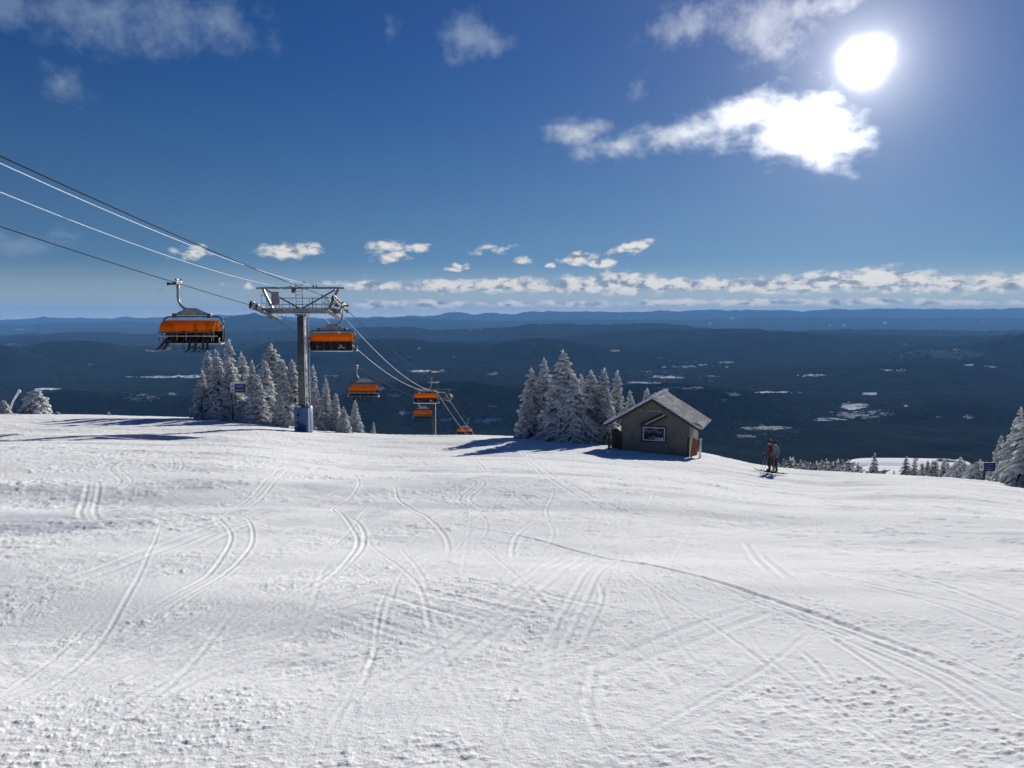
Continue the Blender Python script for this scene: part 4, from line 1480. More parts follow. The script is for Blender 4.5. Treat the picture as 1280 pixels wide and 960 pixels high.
# roof slabs, mitred at the ridge
for s in (-1, 1):
    T = 0.14
    ol = [(0, AH - T), (s * WE, AH - SLP * WE - T), (s * WE, AH - SLP * WE), (0, AH)]
    rf = MB().prism(ol, 'y', 0.0, DEP).build('roof', M_WOOD, hut)
    # snow on the slab: a lumpy sheet, thin on the right, full on the left
    nx, ny = 26, 34
    sn = MB()
    th0 = 0.13 if s < 0 else 0.045
    for i in range(nx + 1):
        for j in range(ny + 1):
            x = s * (WE + 0.05) * i / nx
            y = -0.06 + (DEP + 0.12) * j / ny
            e = min(i / 2.0, (nx - i) / 1.5, 1.0) if s < 0 else 1.0
            lump = float(fbm(np.array([x * 1.4 + 9 * s]), np.array([y * 1.1]), 3, 5)[0])
            t = th0 * (0.75 + 0.9 * lump) + (0.10 * math.exp(-(abs(x) / 0.28) ** 2))
            if s > 0:
                t += 0.16 * max(0, 1 - ((abs(x) - WE) / 0.6) ** 2 - ((y - 0.2) / 0.8) ** 2)
            edge_ = min(j, ny - j, (nx - i))
            if edge_ == 0:
                t = 0.004
            sn.v.append((x, y, AH - SLP * abs(x) + max(t, 0.004)))
    W_ = ny + 1
    for i in range(nx):
        for j in range(ny):
            sn.addf((i * W_ + j, (i + 1) * W_ + j, (i + 1) * W_ + j + 1, i * W_ + j + 1), 0)
    so_ = sn.build('roof_snow', M_SNOWCAP if s < 0 else M_ROOFSNOW, hut)
    # snow lip along the rake
    lp = MB()
    for k in range(22):
        x = s * WE * (k + 0.5) / 22
        lp.blob((x, -0.04, AH - SLP * abs(x) + 0.02), (0.13, 0.07, 0.05 if s > 0 else 0.075), 0, 7, 5, .15)
    lp.build('snow_lip', M_SNOWCAP, so_)
    fa = MB().bar((0, -0.035, AH - 0.11), (s * WE, -0.035, AH - SLP * WE - 0.11), 0.05, 0.2, 0, (0, 0, 1))
    fa.build('fascia', M_WOOD, hut)
rd = MB()
for k in range(26):
    rd.blob((0.02, DEP * (k + .5) / 26, AH + 0.07), (0.2, 0.16, random.uniform(.05, .08)), 0, 8, 5, .12)
rd.build('ridge_snow', M_SNOWCAP, hut)
ec = MB()
for k in range(10):
    ec.blob((WE - 0.12 - random.uniform(0, .25), 0.1 + 0.14 * k, AH - SLP * (WE - .2) + 0.06), (0.22, 0.2, 0.09), 0, 8, 5, .15)
ec.build('eave_snow', M_SNOWCAP, hut)
# window under the apex
wz = AH - 2.45
win = MB()
for (c, sz) in (((0.1, 0.33, wz + 0.50), (1.66, 0.08, 0.10)), ((0.1, 0.33, wz - 0.50), (1.66, 0.08, 0.10)), ((-0.68, 0.33, wz), (0.10, 0.08, 0.9)), ((0.88, 0.33, wz), (0.10, 0.08, 0.9))):
    win.box(c, sz, 0, None, .01)
wo = win.build('window', M_WOOD, hut)
inn = MB()
for (c, sz) in (((0.1, 0.322, wz + 0.42), (1.46, 0.05, 0.06)), ((0.1, 0.322, wz - 0.42), (1.46, 0.05, 0.06)), ((-0.60, 0.322, wz), (0.06, 0.05, 0.78)), ((0.80, 0.322, wz), (0.06, 0.05, 0.78))):
    inn.box(c, sz, 0, None, .005)
inn.build('frame', M_WHITE, wo)
MB().box((0.1, 0.338, wz), (1.34, 0.012, 0.78)).build('pane', M_GLASS, wo)
sil = MB()
for k, (x, h_) in enumerate(((0.25, .14), (0.42, .18), (0.55, .12), (0.66, .2))):
    sil.box((x, 0.329, wz - 0.38 + h_ / 2), (0.10, 0.006, h_))
sil.build('things_on_sill', M_WHITE, wo)
bd = MB()
bd.bar((-0.78, 0.30, wz + 0.60), (0.62, 0.30, wz + 1.36), 0.06, 0.14, 0, (0, 0, 1))
bd.bar((-0.22, 0.30, wz + 0.60), (0.95, 0.30, wz + 1.22), 0.06, 0.14, 0, (0, 0, 1))
bd.build('slanted_board', M_WOOD, hut)
MB().bar((-0.48, 0.315, wz + 0.61), (0.78, 0.315, wz + 1.29), 0.03, 0.05, 0, (0, 0, 1)).build('pale_batten', M_WHITE, hut)
vt = MB()
for x in (-0.78, -0.25, 0.0, 0.42):
    vt.box((x, 0.33, AH - 0.93), (0.26, 0.05, 0.05), 0, None, .01)
vt.build('gable_vent', M_LOGO, hut)
fr_ = MB().bar((-1.9, 0.32, AH - 1.15), (-0.1, 0.32, AH - 0.18), 0.04, 0.08, 0, (0, 0, 1))
for x in (-1.35, 1.25, 1.85):
    MB().box((x, 0.344, 0.45), (0.05, 0.02, 2.5 - 0.25 * abs(x))).build('batten', M_WALL, hut)
cb = MB()
for x in (-2.08, 2.36):
    cb.box((x, 0.335, 0.55), (0.12, 0.06, 2.9), 0, None, .01)
cb.build('corner_board', M_WOOD, hut)

# boards leaning at the right corner of the hut
hm_ = hut.matrix_basis if False else Matrix.Translation(hut.location) @ Matrix.Rotation(R(-21.5), 4, 'Z')


def hpt(x, y, z):
    return hm_ @ Vector((x, y, z))


rb = MB()
for k in range(3):
    rb.box((k * 0.13 - 0.13, 0.02 * k, 0.62), (0.115, 0.05, 1.3 - 0.12 * k), 0, Matrix.Rotation(R(6), 3, 'Y'), .01)
ro = rb.build('leaning_boards', M_REDWOOD)
p_ = hpt(2.72, 0.55, 0)
ro.location = (p_.x, p_.y, gz(p_.x, p_.y) - 0.05)
ro.rotation_euler = (0, 0, R(-21.5))
tag(ro, 'rusty red boards stood on end at the right corner of the hut', 'boards')
wp = MB()
wp.tube([(0, 0, -0.2), (0, 0, 1.15)], 0.085, 10)
wp.blob((0, 0, 1.16), (0.12, 0.12, 0.08), 0, 8, 5, .1)
wo2 = wp.build('white_marker_post', M_WHITE)
p_ = hpt(3.02, 1.05, 0)
wo2.location = (p_.x, p_.y, gz(p_.x, p_.y))
tag(wo2, 'short white snow-capped post under the right eave of the hut', 'post')


def trail_sign(px_post, px0, px1, py0, py1, Y, base_py, label, ndots):
    a, b = P(px0, py0, Y), P(px1, py1, Y)
    c = (a + b) / 2
    zg = gz(P(px_post, base_py, Y).x, Y)
    root = empty('trail_sign', (c.x, Y, zg), 0, label, 'sign', 'blue trail signs on posts')
    wd, ht, cz = b.x - a.x, a.z - b.z, c.z - zg
    xp = P(px_post, base_py, Y).x - c.x
    MB().box((xp, 0.06, (cz - 0.2) / 2), (0.11, 0.09, cz + 0.4), 0, None, .01).build('post', M_WOOD, root)
    MB().box((0, 0, cz), (wd + 0.05, 0.05, ht + 0.05), 0, None, .008).build('back_board', M_DARK, root)
    wl = wd * 0.28
    wp_ = MB().box((-wd / 2 + wl / 2, -0.032, cz), (wl, 0.012, ht), 0).build('white_panel', M_WHITE, root)
    dm = MB()
    rot = Matrix.Rotation(R(45), 3, 'Y')
    for k in range(ndots):
        zz = cz + (ht * 0.24 - k * ht * 0.48 if ndots == 2 else 0)
        dm.box((-wd / 2 + wl / 2, -0.042, zz), (wl * 0.36,) * 1 + (0.008,) + (wl * 0.36,), 0, rot)
    dm.build('black_diamond', M_BLACK, wp_)
    bp_ = MB().box((wl / 2, -0.032, cz), (wd - wl - 0.02, 0.012, ht), 0).build('blue_panel', M_BLUE, root)
    tx = MB()
    for r_ in (0.22, -0.24) if ndots == 2 else (0.28, -0.02, -0.3):
        x = wl / 2 - (wd - wl) * 0.40
        while x < wl / 2 + (wd - wl) * 0.36:
            l_ = random.uniform(0.035, 0.06)
            tx.box((x + l_ / 2, -0.041, cz + r_ * ht), (l_, 0.006, ht * (0.17 if ndots == 2 else 0.10)))
            x += l_ + random.choice((0.018, 0.018, 0.05))
    tx.build('lettering', M_TXT, bp_)
    if ndots == 2:
        sc = MB()
        for k in range(9):
            sc.blob((-wd / 2 + wd * (k + .5) / 9, 0, cz + ht / 2 + 0.07), (wd / 13, 0.10, 0.07), 0, 8, 5, .12)
        sc.build('snow_cap', M_SNOWCAP, root)
    return root


trail_sign(291, 288, 306, 480, 490.5, 62, 522, 'snow-capped blue and white trail sign with two black marks before the left tree clump', 2)
trail_sign(1230, 1224, 1243, 578.5, 588.5, 45, 604, 'blue trail sign with one black diamond beside the spruces at the right edge', 1)

# ------------------------------------------------------------------ people
def body(name, nodes, edges, paint, mats, root_i=0, sub=2):
    """nodes: (x,y,z,radius); one continuous skinned figure. paint(face centre)->material slot"""
    me = bpy.data.meshes.new(name)
    me.from_pydata([n[:3] for n in nodes], edges, [])
    o = bpy.data.objects.new(name, me)
    COL.objects.link(o)
    o.modifiers.new('skin', 'SKIN')
    sv = me.skin_vertices[0].data
    for i, n in enumerate(nodes):
        r = n[3]
        sv[i].radius = r if isinstance(r, tuple) else (r, r)
        sv[i].use_root = (i == root_i)
    s = o.modifiers.new('sub', 'SUBSURF')
    s.levels = s.render_levels = sub
    bpy.context.view_layer.update()
    dg = bpy.context.evaluated_depsgraph_get()
    m2 = bpy.data.meshes.new_from_object(o.evaluated_get(dg))
    o.modifiers.clear()
    o.data = m2
    bpy.data.meshes.remove(me)
    m2.materials.clear()
    for m in mats:
        m2.materials.append(m)
    for p in m2.polygons:
        p.material_index = paint(p.center)
        p.use_smooth = True
    return o


def hand(nodes, edges, wrist, d, side, r0=0.026):
    """five curled fingers out of a palm at the end of a forearm"""
    d = Vector(d).normalized()
    s = d.cross(Vector((0, 1, 0.2))).normalized() * side
    n = s.cross(d).normalized()
    w = Vector(nodes[wrist][:3])
    palm = len(nodes)
    nodes.append(tuple(w + d * 0.07) + ((0.036, 0.030),))
    edges.append((wrist, palm))
    for k, (off, L) in enumerate(((-0.036, .075), (-0.012, .085), (0.012, .08), (0.034, .065))):
        a = len(nodes)
        p0 = w + d * 0.10 + s * off
        p1 = p0 + d * (L * .5) + n * 0.012
        p2 = p1 + d * (L * .25) + n * (L * .45)
        nodes += [tuple(p0) + (0.014,), tuple(p1) + (0.013,), tuple(p2) + (0.011,)]
        edges += [(palm, a), (a, a + 1), (a + 1, a + 2)]
    a = len(nodes)
    p0 = w + d * 0.055 + s * -0.045
    p1 = p0 + d * 0.035 - s * 0.02 + n * 0.02
    nodes += [tuple(p0) + (0.016,), tuple(p1) + (0.013,)]
    edges += [(palm, a), (a, a + 1)]


def helmet(parent, c, r, m):
    h = MB()
    n, mlat = 16, 7
    for i in range(mlat + 1):
        th = R(100) * i / mlat
        for k in range(n):
            ph = 2 * math.pi * k / n
            h.v.append((c[0] + r * 0.92 * math.sin(th) * math.cos(ph), c[1] + r * 1.1 * math.sin(th) * math.sin(ph) + 0.01, c[2] + r * 1.03 * math.cos(th)))
    for i in range(mlat):
        for k in range(n):
            k2 = (k + 1) % n
            h.addf((i * n + k, (i + 1) * n + k, (i + 1) * n + k2, i * n + k2), 0)
    h.build('helmet', m, parent)
    g = MB().box((c[0], c[1] - r * 0.98, c[2] - 0.015), (r * 1.35, 0.05, 0.085), 0, None, 0.025)
    g.build('goggles', M_GOGGLE, parent)


def head_nodes(nodes, edges, neck, c):
    i = len(nodes)
    nodes += [(c[0], c[1], c[2] - 0.07, (0.078, 0.085)), (c[0], c[1], c[2] + 0.03, (0.095, 0.10)), (c[0], c[1] - 0.005, c[2] + 0.10, (0.06, 0.065)), (c[0], c[1] - 0.115, c[2] - 0.04, 0.016)]
    edges += [(neck, i), (i, i + 1), (i + 1, i + 2), (i, i + 3)]


def skier(name, loc, rz, jacket, label, lean=0.0):
    """standing on skis, front towards -y; origin between the feet"""
    N = [(0, 0.0, 0.92, (0.16, 0.12)), (0, 0.0, 1.12, (0.155, 0.115)), (0, 0.01 + lean, 1.34, (0.19, 0.13)), (0, 0.01 + lean, 1.46, (0.12, 0.09)), (0, lean, 1.53, (0.06, 0.06))]
    E = [(0, 1), (1, 2), (2, 3), (3, 4)]
    head_nodes(N, E, 4, (0, lean - 0.01, 1.66))
    for s in (-1, 1):
        a = len(N)
        N += [(s * 0.20, lean + .01, 1.41, 0.078), (s * 0.29, lean + 0.03, 1.16, 0.062), (s * 0.27, lean - 0.17, 1.00, 0.046)]
        E += [(3, a), (a, a + 1), (a + 1, a + 2)]
        hand(N, E, a + 2, (0, -0.9, -0.25), s)
        b = len(N)
        N += [(s * 0.11, 0.0, 0.82, (0.115, 0.115)), (s * 0.125, -0.05, 0.50, 0.085), (s * 0.13, 0.02, 0.20, 0.075), (s * 0.13, 0.03, 0.09, 0.072), (s * 0.13, -0.15, 0.06, 0.055)]
        E += [(0, b), (b, b + 1), (b + 1, b + 2), (b + 2, b + 3), (b + 3, b + 4)]

    def paint(c):
        if c.z > 1.56:
            return 3
        if c.z > 0.90 and abs(c.x) > 0.2 and c.y < lean - 0.19:
            return 2
        if c.z > 0.86:
            return 0
        return 1 if c.z > 0.16 else 2
    o = body('person', N, E, paint, [jacket, M_PANTS, M_GLOVE, M_SKIN])
    o.location = loc
    o.rotation_euler = (0, 0, rz)
    tag(o, label, 'person', 'two skiers at the edge of the slope')
    helmet(o, (0, lean - 0.01, 1.70), 0.135, M_SHELL)
    return o


def ski_mesh(L=1.68):
    s = MB()
    st = [(-0.80, 0.045, 0.03), (-0.72, 0.05, 0.004), (-0.3, 0.04, 0.0), (0.2, 0.038, 0.0), (0.62, 0.052, 0.004), (0.78, 0.05, 0.05), (0.88, 0.02, 0.12)]
    for (y, w, z) in st:
        for (x, dz) in ((-w, 0), (w, 0), (w, 0.018), (-w, 0.018)):
            s.v.append((x, -y * L / 1.68, z + dz))
    for i in range(len(st) - 1):
        for k in range(4):
            k2 = (k + 1) % 4
            s.addf((i * 4 + k, i * 4 + k2, i * 4 + 4 + k2, i * 4 + 4 + k), 0, False)
    s.addf((0, 1, 2, 3), 0, False)
    n = len(st) - 1
    s.addf((n * 4, n * 4 + 1, n * 4 + 2, n * 4 + 3), 0, False)
    return s


SKI_ME = {'dark': ski_mesh().mesh('ski_dark', [M_SKI]), 'pale': ski_mesh().mesh('ski_pale', [M_SKIPALE])}
BIND = MB().box((0, 0.02, 0.045), (0.08, 0.36, 0.05), 0, None, 0.012).mesh('binding', [M_BLACK])


def ski(mtx, kind, label, group):
    root = bpy.data.objects.new('ski', SKI_ME[kind])
    COL.objects.link(root)
    root.matrix_world = mtx
    tag(root, label, 'ski', group)
    b = bpy.data.objects.new('binding', BIND)
    COL.objects.link(b)
    b.parent = root
    return root


for px, Y, jk, rz, lab, nm in ((961.5, 44.2, M_REDJ, R(-105), 'person in a dark red jacket and black trousers, left of the two skiers', 'left'),
                               (968.5, 43.8, M_GREYJ, R(-70), 'person in a pale grey-blue jacket holding poles, right of the two skiers', 'right')):
    g0 = G(px, 588, Y)
    zs = gz(g0.x, g0.y) + 0.05
    pe = skier('person', Vector((g0.x, g0.y, zs + 0.03)), rz, jk, lab)
    for s in (-1, 1):
        off = Matrix.Rotation(rz, 4, 'Z') @ Vector((s * 0.13, -0.02, 0))
        q = Vector((g0.x + off.x, g0.y + off.y, 0))
        fw = Matrix.Rotation(rz, 3, 'Z') @ Vector((0, -1, 0))
        slope_ = (gz(q.x + fw.x, q.y + fw.y) - gz(q.x - fw.x, q.y - fw.y)) / 2
        M = Matrix.Translation((q.x, q.y, gz(q.x, q.y) + 0.04)) @ Matrix.Rotation(rz, 4, 'Z') @ Matrix.Rotation(-math.atan(slope_), 4, 'X')
        ski(M, 'dark', 'dark ski under the skier in the %s jacket' % ('red' if nm == 'left' else 'pale grey-blue'), 'skis under the %s skier' % ('red' if nm == 'left' else 'grey-blue'))
    for s in ((-1, 1) if nm == 'right' else (1,)):
        h = Matrix.Rotation(rz, 4, 'Z') @ Vector((s * 0.27, -0.27, 1.0))
        h = Vector((g0.x + h.x, g0.y + h.y, zs + h.z))
        t = Matrix.Rotation(rz, 4, 'Z') @ Vector((s * 0.36, -0.48, 0))
        tz = gz(g0.x + t.x, g0.y + t.y)
        tip = Vector((g0.x + t.x, g0.y + t.y, tz - 0.02))
        d = (h - tip).normalized()
        root = empty('ski_pole', tuple(tip), 0, None)
        tag(root, 'thin ski pole held by the skier in the %s jacket' % ('red' if nm == 'left' else 'pale grey-blue'), 'ski pole', 'ski poles of the two skiers')
        L = (h - tip).length
        MB().tube([(0, 0, 0), tuple(d * L)], 0.012, 6).build('shaft', M_SILVER, root)
        MB().tube([tuple(d * (L - 0.02)), tuple(d * (L + 0.12))], 0.02, 7).build('handle', M_BLACK, root)
        MB().tube([tuple(d * 0.06), tuple(d * 0.075)], 0.05, 10).build('basket', M_BLACK, root)


# ---- seated riders (front towards -y, origin on the seat surface)
def rider_mesh(jacket, spread, swing):
    N = [(0, 0.10, 0.12, (0.17, 0.14)), (0, 0.13, 0.32, (0.16, 0.125)), (0, 0.12, 0.53, (0.19, 0.13)), (0, 0.10, 0.63, (0.12, 0.09)), (0, 0.07, 0.70, 0.06)]
    E = [(0, 1), (1, 2), (2, 3), (3, 4)]
    head_nodes(N, E, 4, (0, 0.05, 0.83))
    for s in (-1, 1):
        a = len(N)
        N += [(s * 0.20, 0.11, 0.58, 0.076), (s * 0.27, 0.02, 0.36, 0.06), (s * 0.19, -0.24, 0.36, 0.045)]
        E += [(3, a), (a, a + 1), (a + 1, a + 2)]
        hand(N, E, a + 2, (-s * 0.25, -0.9, 0.1), s)
        b = len(N)
        N += [(s * 0.11, 0.02, 0.11, 0.11), (s * (0.12 + spread), -0.38, 0.10, 0.085), (s * (0.13 + spread) + swing * 0.55, -0.46, -0.28, 0.07), (s * (0.13 + spread) + swing * 0.75, -0.47, -0.40, 0.07), (s * (0.13 + spread) + swing * 0.8, -0.64, -0.42, 0.052)]
        E += [(0, b), (b, b + 1), (b + 1, b + 2), (b + 2, b + 3), (b + 3, b + 4)]

    def paint(c):
        if c.z > 0.73:
            return 3
        if c.z > 0.28 and c.y < -0.24:
            return 2
        if c.z > 0.2:
            return 0
        return 1 if c.z > -0.3 else 2
    return body('person', N, E, paint, [jacket, M_PANTS, M_GLOVE, M_SKIN], sub=1)


RID = []
proto_r = []
for k, (jk, sp_, sw) in enumerate(((M_NAVYJ, 0.02, -0.5), (M_PANTS, 0.05, 0.0), (M_NAVYJ, 0.0, 0.05))):
    o = rider_mesh(jk, sp_, sw)
    helmet(o, (0, 0.05, 0.87), 0.13, M_SHELL)
    proto_r.append((o, sp_, sw))
used = set()
SEATS = [
    (0, 0, 0.42 - 0.78 - 0.10, 'person at the left end of the nearest occupied chair with legs swung left'),
    (0, 1, 0.95, 'person in black ski clothes in the middle of the nearest occupied chair'),
    (0, 2, 1.66, 'person in dark ski clothes on the right half of the nearest chair'),
    (2, 1, -0.05, 'dark-clad person at the left of the second occupied chair, right of the tower'),
    (2, 2, 0.75, 'dark-clad person in the middle of the second occupied chair, right of the tower'),
    (2, 1, 1.40, 'dark-clad person at the right of the second occupied chair, right of the tower'),
    (4, 2, -0.3, 'tiny dark rider at the left end of the farthest occupied chair'),
    (4, 1, 0.45, 'tiny dark rider left of the middle on the farthest occupied chair'),
    (4, 2, 1.15, 'tiny dark rider right of the middle on the farthest occupied chair'),
    (4, 1, 1.85, 'tiny dark rider at the right end of the farthest occupied chair'),
]
for ci, pi, x, lab in SEATS:
    o, sp_, sw = proto_r[pi]
    if pi in used:
        o = copy_tree(o)
    used.add(pi)
    c = CH[ci]
    cm = Matrix.Translation(c.location) @ Matrix.Rotation(c.rotation_euler.z, 4, 'Z')
    m = cm @ Matrix.Translation((x, -0.02, -3.31))
    o.matrix_world = m
    tag(o, lab, 'person', 'skiers riding the occupied chairs')
    where = {0: 'nearest occupied chair', 2: 'second occupied chair', 4: 'farthest occupied chair'}[ci]
    seat_w = lab.split(' of the ')[0]
    for s in (-1, 1):
        fx = s * (0.13 + sp_) + sw * 0.8
        yaw = R(20) if sw < -0.2 else R(random.uniform(-8, 8))
        M = m @ Matrix.Translation((fx, -0.55, -0.50 - (0.03 if s > 0 else 0))) @ Matrix.Rotation(-yaw, 4, 'Z') @ Matrix.Rotation(R(10 if sw > -0.2 else 6), 4, 'X')
        pos = {0: {0: 'left', 1: 'middle', 2: 'right'}[pi]}.get(ci, None)
        lab2 = ('pale ski hanging from the boots of the %s rider of the %s' % (pos, where)) if pos else 'ski hanging under the riders of the ' + where
        grp = ('skis of the %s rider on the %s' % (pos, where)) if pos else 'skis under the ' + where
        ski(M, 'pale' if pos == 'left' else 'dark', lab2 if pos == 'left' or not pos else lab2.replace('pale ', ''), grp)

# ------------------------------------------------------------------ sky, clouds, sun
world = bpy.data.worlds.new('World')
scn.world = world
world.use_nodes = True
nt = NT(world.node_tree)
nt.n.clear()
wout = nt.add('ShaderNodeOutputWorld')
dirv = nt.vmath('NORMALIZE', nt.add('ShaderNodeTexCoord').outputs['Generated'])
sx = nt.add('ShaderNodeSeparateXYZ')
nt.put(sx.inputs[0], dirv)
zc = nt.math('MULTIPLY_ADD', nt.math('MAXIMUM', sx.outputs[2], 0.0), 0.86, 0.10)
cx = nt.add('ShaderNodeCombineXYZ')
nt.put(cx.inputs[0], sx.outputs[0])
nt.put(cx.inputs[1], sx.outputs[1])
nt.put(cx.inputs[2], zc)
sky = nt.add('ShaderNodeTexSky', sky_type='NISHITA')
sky.sun_disc = False
sky.sun_elevation = SUN_EL
sky.sun_rotation = SUN_AZ
sky.altitude = 1200
sky.air_density = 1.0
sky.dust_density = 0.03
sky.ozone_density = 3.0
nt.put(sky.inputs[0], nt.vmath('NORMALIZE', cx.outputs[0]))
SKY_STRENGTH = 0.050
hs = nt.add('ShaderNodeHueSaturation')
hs.inputs['Saturation'].default_value = 1.0
nt.put(hs.inputs['Color'], sky.outputs[0])
up = nt.ramp(sx.outputs[2], -0.02, 0.36)
skyc = nt.vmath('MULTIPLY', hs.outputs[0], nt.mix(up, (0.60, 0.73, 0.77, 1), (0.14, 0.42, 0.80, 1)))
bg = nt.add('ShaderNodeBackground')
nt.put(bg.inputs[0], skyc)
bg.inputs[1].default_value = SKY_STRENGTH

# direction in degrees: azimuth (from +Y) and elevation
azn = nt.math('MULTIPLY', nt.math('ARCTAN2', sx.outputs[0], sx.outputs[1]), 180 / math.pi)
eln = nt.math('MULTIPLY', nt.math('ARCSINE', sx.outputs[2]), 180 / math.pi)
cv = nt.add('ShaderNodeCombineXYZ')
nt.put(cv.inputs[0], azn)
nt.put(cv.inputs[1], eln)
AE = cv.outputs[0]


def ae(px, py):
    u, t = ut(px, py)
    return math.degrees(math.atan(u)), math.degrees(math.atan2(-t, math.hypot(1, u)))


def cloud_field(ells, warp_scale, warp_amp, squash=1.0):
    wn = nt.noise(nt.scale(AE, (1, squash, 1)), warp_scale, 3, 0.6, out=1)
    w = nt.vmath('MULTIPLY', nt.vmath('SUBTRACT', wn, (0.5, 0.5, 0.5)), (warp_amp, warp_amp / squash, 0))
    p = nt.vmath('ADD', AE, w)
    acc = None
    for (px, py, hw, hh, a, rot) in ells:
        c = ae(px, py)
        k = 180 / math.pi / F
        d = nt.vmath('SUBTRACT', p, (c[0], c[1], 0))
        if rot:
            vr = nt.add('ShaderNodeVectorRotate', rotation_type='Z_AXIS')
            nt.put(vr.inputs['Vector'], d)
            vr.inputs['Angle'].default_value = -R(rot)
            d = vr.outputs[0]
        d = nt.vmath('MULTIPLY', d, (1 / (hw * k), 1 / (hh * k), 0))
        e = nt.math('MULTIPLY', nt.math('SUBTRACT', 1.0, nt.vmath('LENGTH', d, out=1)), a)
        acc = e if acc is None else nt.math('MAXIMUM', acc, e)
    return nt.math('MAXIMUM', acc, -0.6)


# crisp fair-weather cumulus low over the hills (px, py, half width, half height, weight, tilt)
LOW = [(880, 357, 470, 10, .85, 0), (470, 357, 46, 7, 1, 0), (560, 357, 70, 10, 1, 0), (640, 356, 60, 11, 1, 0), (720, 357, 60, 12, 1, 0), (780, 354, 70, 15, 1.1, 0), (850, 357, 60, 11, 1, 0), (910, 357, 60, 10, 1, 0), (990, 357, 70, 12, 1, 0),
       (1040, 352, 50, 13, 1.1, 0), (1115, 349, 50, 17, 1.2, 0), (1180, 355, 60, 12, 1, 0), (1250, 354, 70, 12, 1, 0), (1340, 354, 70, 12, 1, 0), (1440, 356, 80, 12, 1, 0),
       (470, 382, 40, 7, .9, 0), (540, 381, 60, 7, .9, 0), (640, 380, 60, 5, .9, 0), (720, 380, 60, 5, .9, 0), (840, 379, 80, 5, .9, 0), (960, 378, 90, 5, .9, 0), (1080, 377, 90, 5, .9, 0), (1190, 379, 70, 4, .8, 0),
       (1320, 378, 90, 5, .8, 0), (230, 392, 50, 4, .6, 0),
       (365, 313, 40, 11, 1.1, 4), (490, 322, 22, 9, .9, 0), (480, 308, 24, 10, .7, 0), (523, 310, 17, 7, 1, 0), (570, 334, 19, 6, 1.1, 0), (724, 323, 27, 9, 1.1, 10), (755, 329, 22, 6, 1.1, 4), (792, 308, 30, 8, 1.1, 12),
       (690, 331, 8, 4, 1, 0), (655, 325, 14, 5, .7, 10), (612, 312, 26, 6, .6, 6), (236, 316, 24, 9, .7, 0), (200, 364, 8, 4, .7, 0), (312, 358, 8, 5, .6, 0)]
e1 = cloud_field(LOW, 1.1, 0.9, 1.8)
nv = nt.scale(AE, (1, 1.9, 1))
f1 = nt.noise(nv, 0.8, 7, 0.57)
f1b = nt.noise(nt.vmath('ADD', nv, (0.25, 0.75, 0)), 0.85, 4, 0.55)
d1 = nt.ramp(nt.math('ADD', e1, nt.math('MULTIPLY', nt.math('SUBTRACT', f1, 0.5), 1.9)), -0.05, 0.62)

# the torn cloud by the sun
TORN = [(998, 158, 62, 38, 1.35, 0), (1040, 178, 48, 18, 1.1, -12), (930, 148, 70, 28, .85, 14), (860, 166, 80, 17, .85, 10), (775, 180, 75, 14, .8, 8), (720, 163, 42, 18, .8, 0), (1025, 190, 45, 22, .5, 0)]
e2 = cloud_field(TORN, 0.45, 1.7)
f2 = nt.noise(nt.scale(AE, (0.8, 1.25, 1)), 0.55, 8, 0.56)
f2b = nt.noise(nt.vmath('ADD', AE, (0.9, 0.8, 0)), 0.62, 6, 0.62)
d2 = nt.ramp(nt.math('ADD', e2, nt.math('MULTIPLY', nt.math('SUBTRACT', f2, 0.5), 1.8)), -0.22, 1.05)

# high thin wisps
WISP = [(150, 18, 210, 50, .9, 0), (265, 30, 80, 45, .9, 0), (20, 0, 140, 40, .8, 0), (590, 48, 55, 36, .9, 0), (82, 108, 40, 26, .75, 0), (960, 30, 62, 60, 1.0, -25), (860, 28, 80, 30, .8, 15), (1020, 8, 80, 22, .9, 0),
        (800, 110, 18, 18, .5, 0), (25, 306, 62, 20, .95, 0), (75, 293, 30, 10, .7, 0), (490, 40, 20, 18, .6, 0), (300, -120, 300, 70, .9, 0), (900, -90, 260, 60, 1, 0)]
e3 = cloud_field(WISP, 0.30, 3.2)
f3 = nt.noise(AE, 0.5, 10, 0.66)
d3 = nt.ramp(nt.math('ADD', e3, nt.math('MULTIPLY', nt.math('SUBTRACT', f3, 0.5), 1.7)), 0.08, 1.15, 0, 0.6)

# how near the sun we look (degrees)
cosang = nt.vmath('DOT_PRODUCT', dirv, tuple(SUN), out=1)
ang = nt.math('MULTIPLY', nt.math('ARCCOSINE', nt.math('MINIMUM', cosang, 1.0)), 180 / math.pi)
near_sun = nt.math('EXPONENT', nt.math('MULTIPLY', ang, -1 / 4.5))
mid_sun = nt.math('EXPONENT', nt.math('MULTIPLY', ang, -1 / 16.0))
K = 1.0 / (2 ** EXPOSURE)
lit1 = nt.ramp(nt.math('ADD', nt.math('SUBTRACT', f1, f1b), nt.math('MULTIPLY', d1, -0.10)), -0.26, -0.02)
lit2 = nt.ramp(nt.math('SUBTRACT', f2, f2b), -0.22, 0.14)
ccol1 = nt.mix(lit1, (0.22 * K, 0.28 * K, 0.37 * K, 1), (0.80 * K, 0.78 * K, 0.73 * K, 1))
ccol2 = nt.mix(lit2, (0.16 * K, 0.24 * K, 0.38 * K, 1), (0.34 * K, 0.40 * K, 0.49 * K, 1))
boost = nt.math('ADD', nt.math('MULTIPLY', near_sun, 4.5), nt.math('MULTIPLY', mid_sun, 0.35))
ccol2 = nt.vmath('ADD', ccol2, nt.vmath('MULTIPLY', boost, (K, K * .97, K * .93)))
ccol3 = nt.vmath('ADD', (0.24 * K, 0.33 * K, 0.48 * K), nt.vmath('MULTIPLY', nt.math('ADD', nt.math('MULTIPLY', near_sun, 1.2), nt.math('MULTIPLY', mid_sun, 0.55)), (K, K * .89, K * .77)))


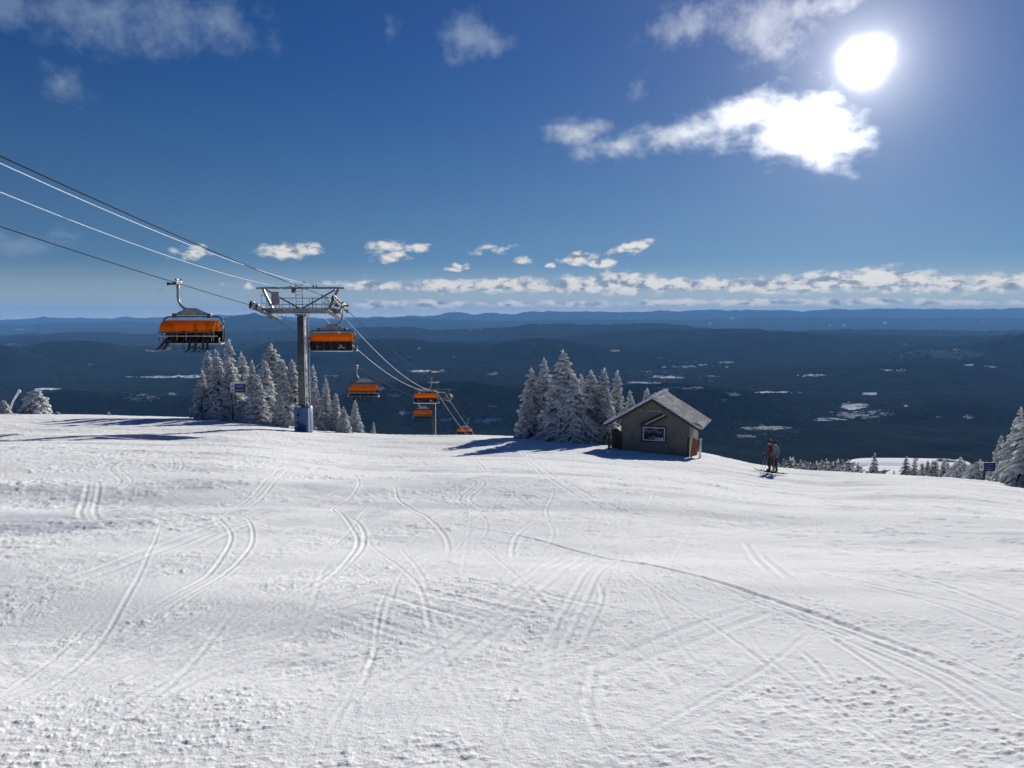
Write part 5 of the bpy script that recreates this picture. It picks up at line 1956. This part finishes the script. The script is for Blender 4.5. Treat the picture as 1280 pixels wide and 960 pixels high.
def over(shader, dens, colour):
    em = nt.add('ShaderNodeBackground')
    nt.put(em.inputs[0], colour)
    em.inputs[1].default_value = 1.0
    mx = nt.add('ShaderNodeMixShader')
    nt.put(mx.inputs[0], dens)
    nt.l.new(shader, mx.inputs[1])
    nt.l.new(em.outputs[0], mx.inputs[2])
    return mx.outputs[0]


# aureole round the sun and the blown-out sun itself, both part of the sky
wob = nt.math('MULTIPLY', nt.math('SUBTRACT', nt.noise(AE, 0.45, 1, 0.4), 0.5), 1.5)
dq = nt.math('DIVIDE', nt.math('MAXIMUM', nt.math('ADD', ang, wob), 0.0), 1.0)
disc = nt.math('EXPONENT', nt.math('MULTIPLY', nt.math('MULTIPLY', dq, dq), -1.0))
aur = nt.math('ADD', nt.math('ADD', nt.math('MULTIPLY', disc, 5.0), nt.math('MULTIPLY', nt.math('EXPONENT', nt.math('MULTIPLY', ang, -1 / 2.0)), 1.2)), nt.math('MULTIPLY', nt.math('EXPONENT', nt.math('MULTIPLY', ang, -1 / 11.0)), 0.17))
gl = nt.add('ShaderNodeBackground')
nt.put(gl.inputs[0], nt.vmath('MULTIPLY', aur, (K, K * 0.97, K * 0.93)))
gl.inputs[1].default_value = 1.0
pale = nt.math('MULTIPLY', nt.ramp(eln, 4.2, 0.2), nt.ramp(azn, -30, 8, 0.6, 0.85))
sh = over(bg.outputs[0], pale, nt.vmath('MULTIPLY', (0.50 * K, 0.55 * K, 0.55 * K), nt.ramp(eln, -0.6, 1.0, 1.9, 1.0)))
sh = over(sh, d3, ccol3)
sh = over(sh, d2, ccol2)
sh = over(sh, d1, ccol1)
ad = nt.add('ShaderNodeAddShader')
nt.l.new(sh, ad.inputs[0])
nt.l.new(gl.outputs[0], ad.inputs[1])
nt.l.new(ad.outputs[0], wout.inputs['Surface'])
world.cycles.sampling_method = 'MANUAL'
world.cycles.sample_map_resolution = 512

sl = bpy.data.lights.new('Sun', 'SUN')
sl.energy = 4.9
sl.angle = R(0.53)
sl.color = (1.0, 0.945, 0.865)
so = bpy.data.objects.new('sun_lamp', sl)
COL.objects.link(so)
so.rotation_euler = SUN.to_track_quat('Z', 'Y').to_euler()

cam = bpy.data.cameras.new('Camera')
cam.sensor_width = 36.0
cam.lens = 36.0 * F / 1280.0
cam.clip_start = 0.1
cam.clip_end = 300000
co = bpy.data.objects.new('camera', cam)
COL.objects.link(co)
co.location = (0, 0, 0)
co.rotation_euler = (math.pi / 2 - PITCH, 0, 0)
scn.camera = co

scn.view_settings.view_transform = 'Standard'
scn.view_settings.look = 'None'
scn.view_settings.gamma = 1.0
scn.view_settings.exposure = EXPOSURE
scn.view_settings.use_curve_mapping = False
scn.cycles.max_bounces = 8
scn.cycles.volume_bounces = 0
scn.cycles.transparent_max_bounces = 16
scn.cycles.use_denoising = True
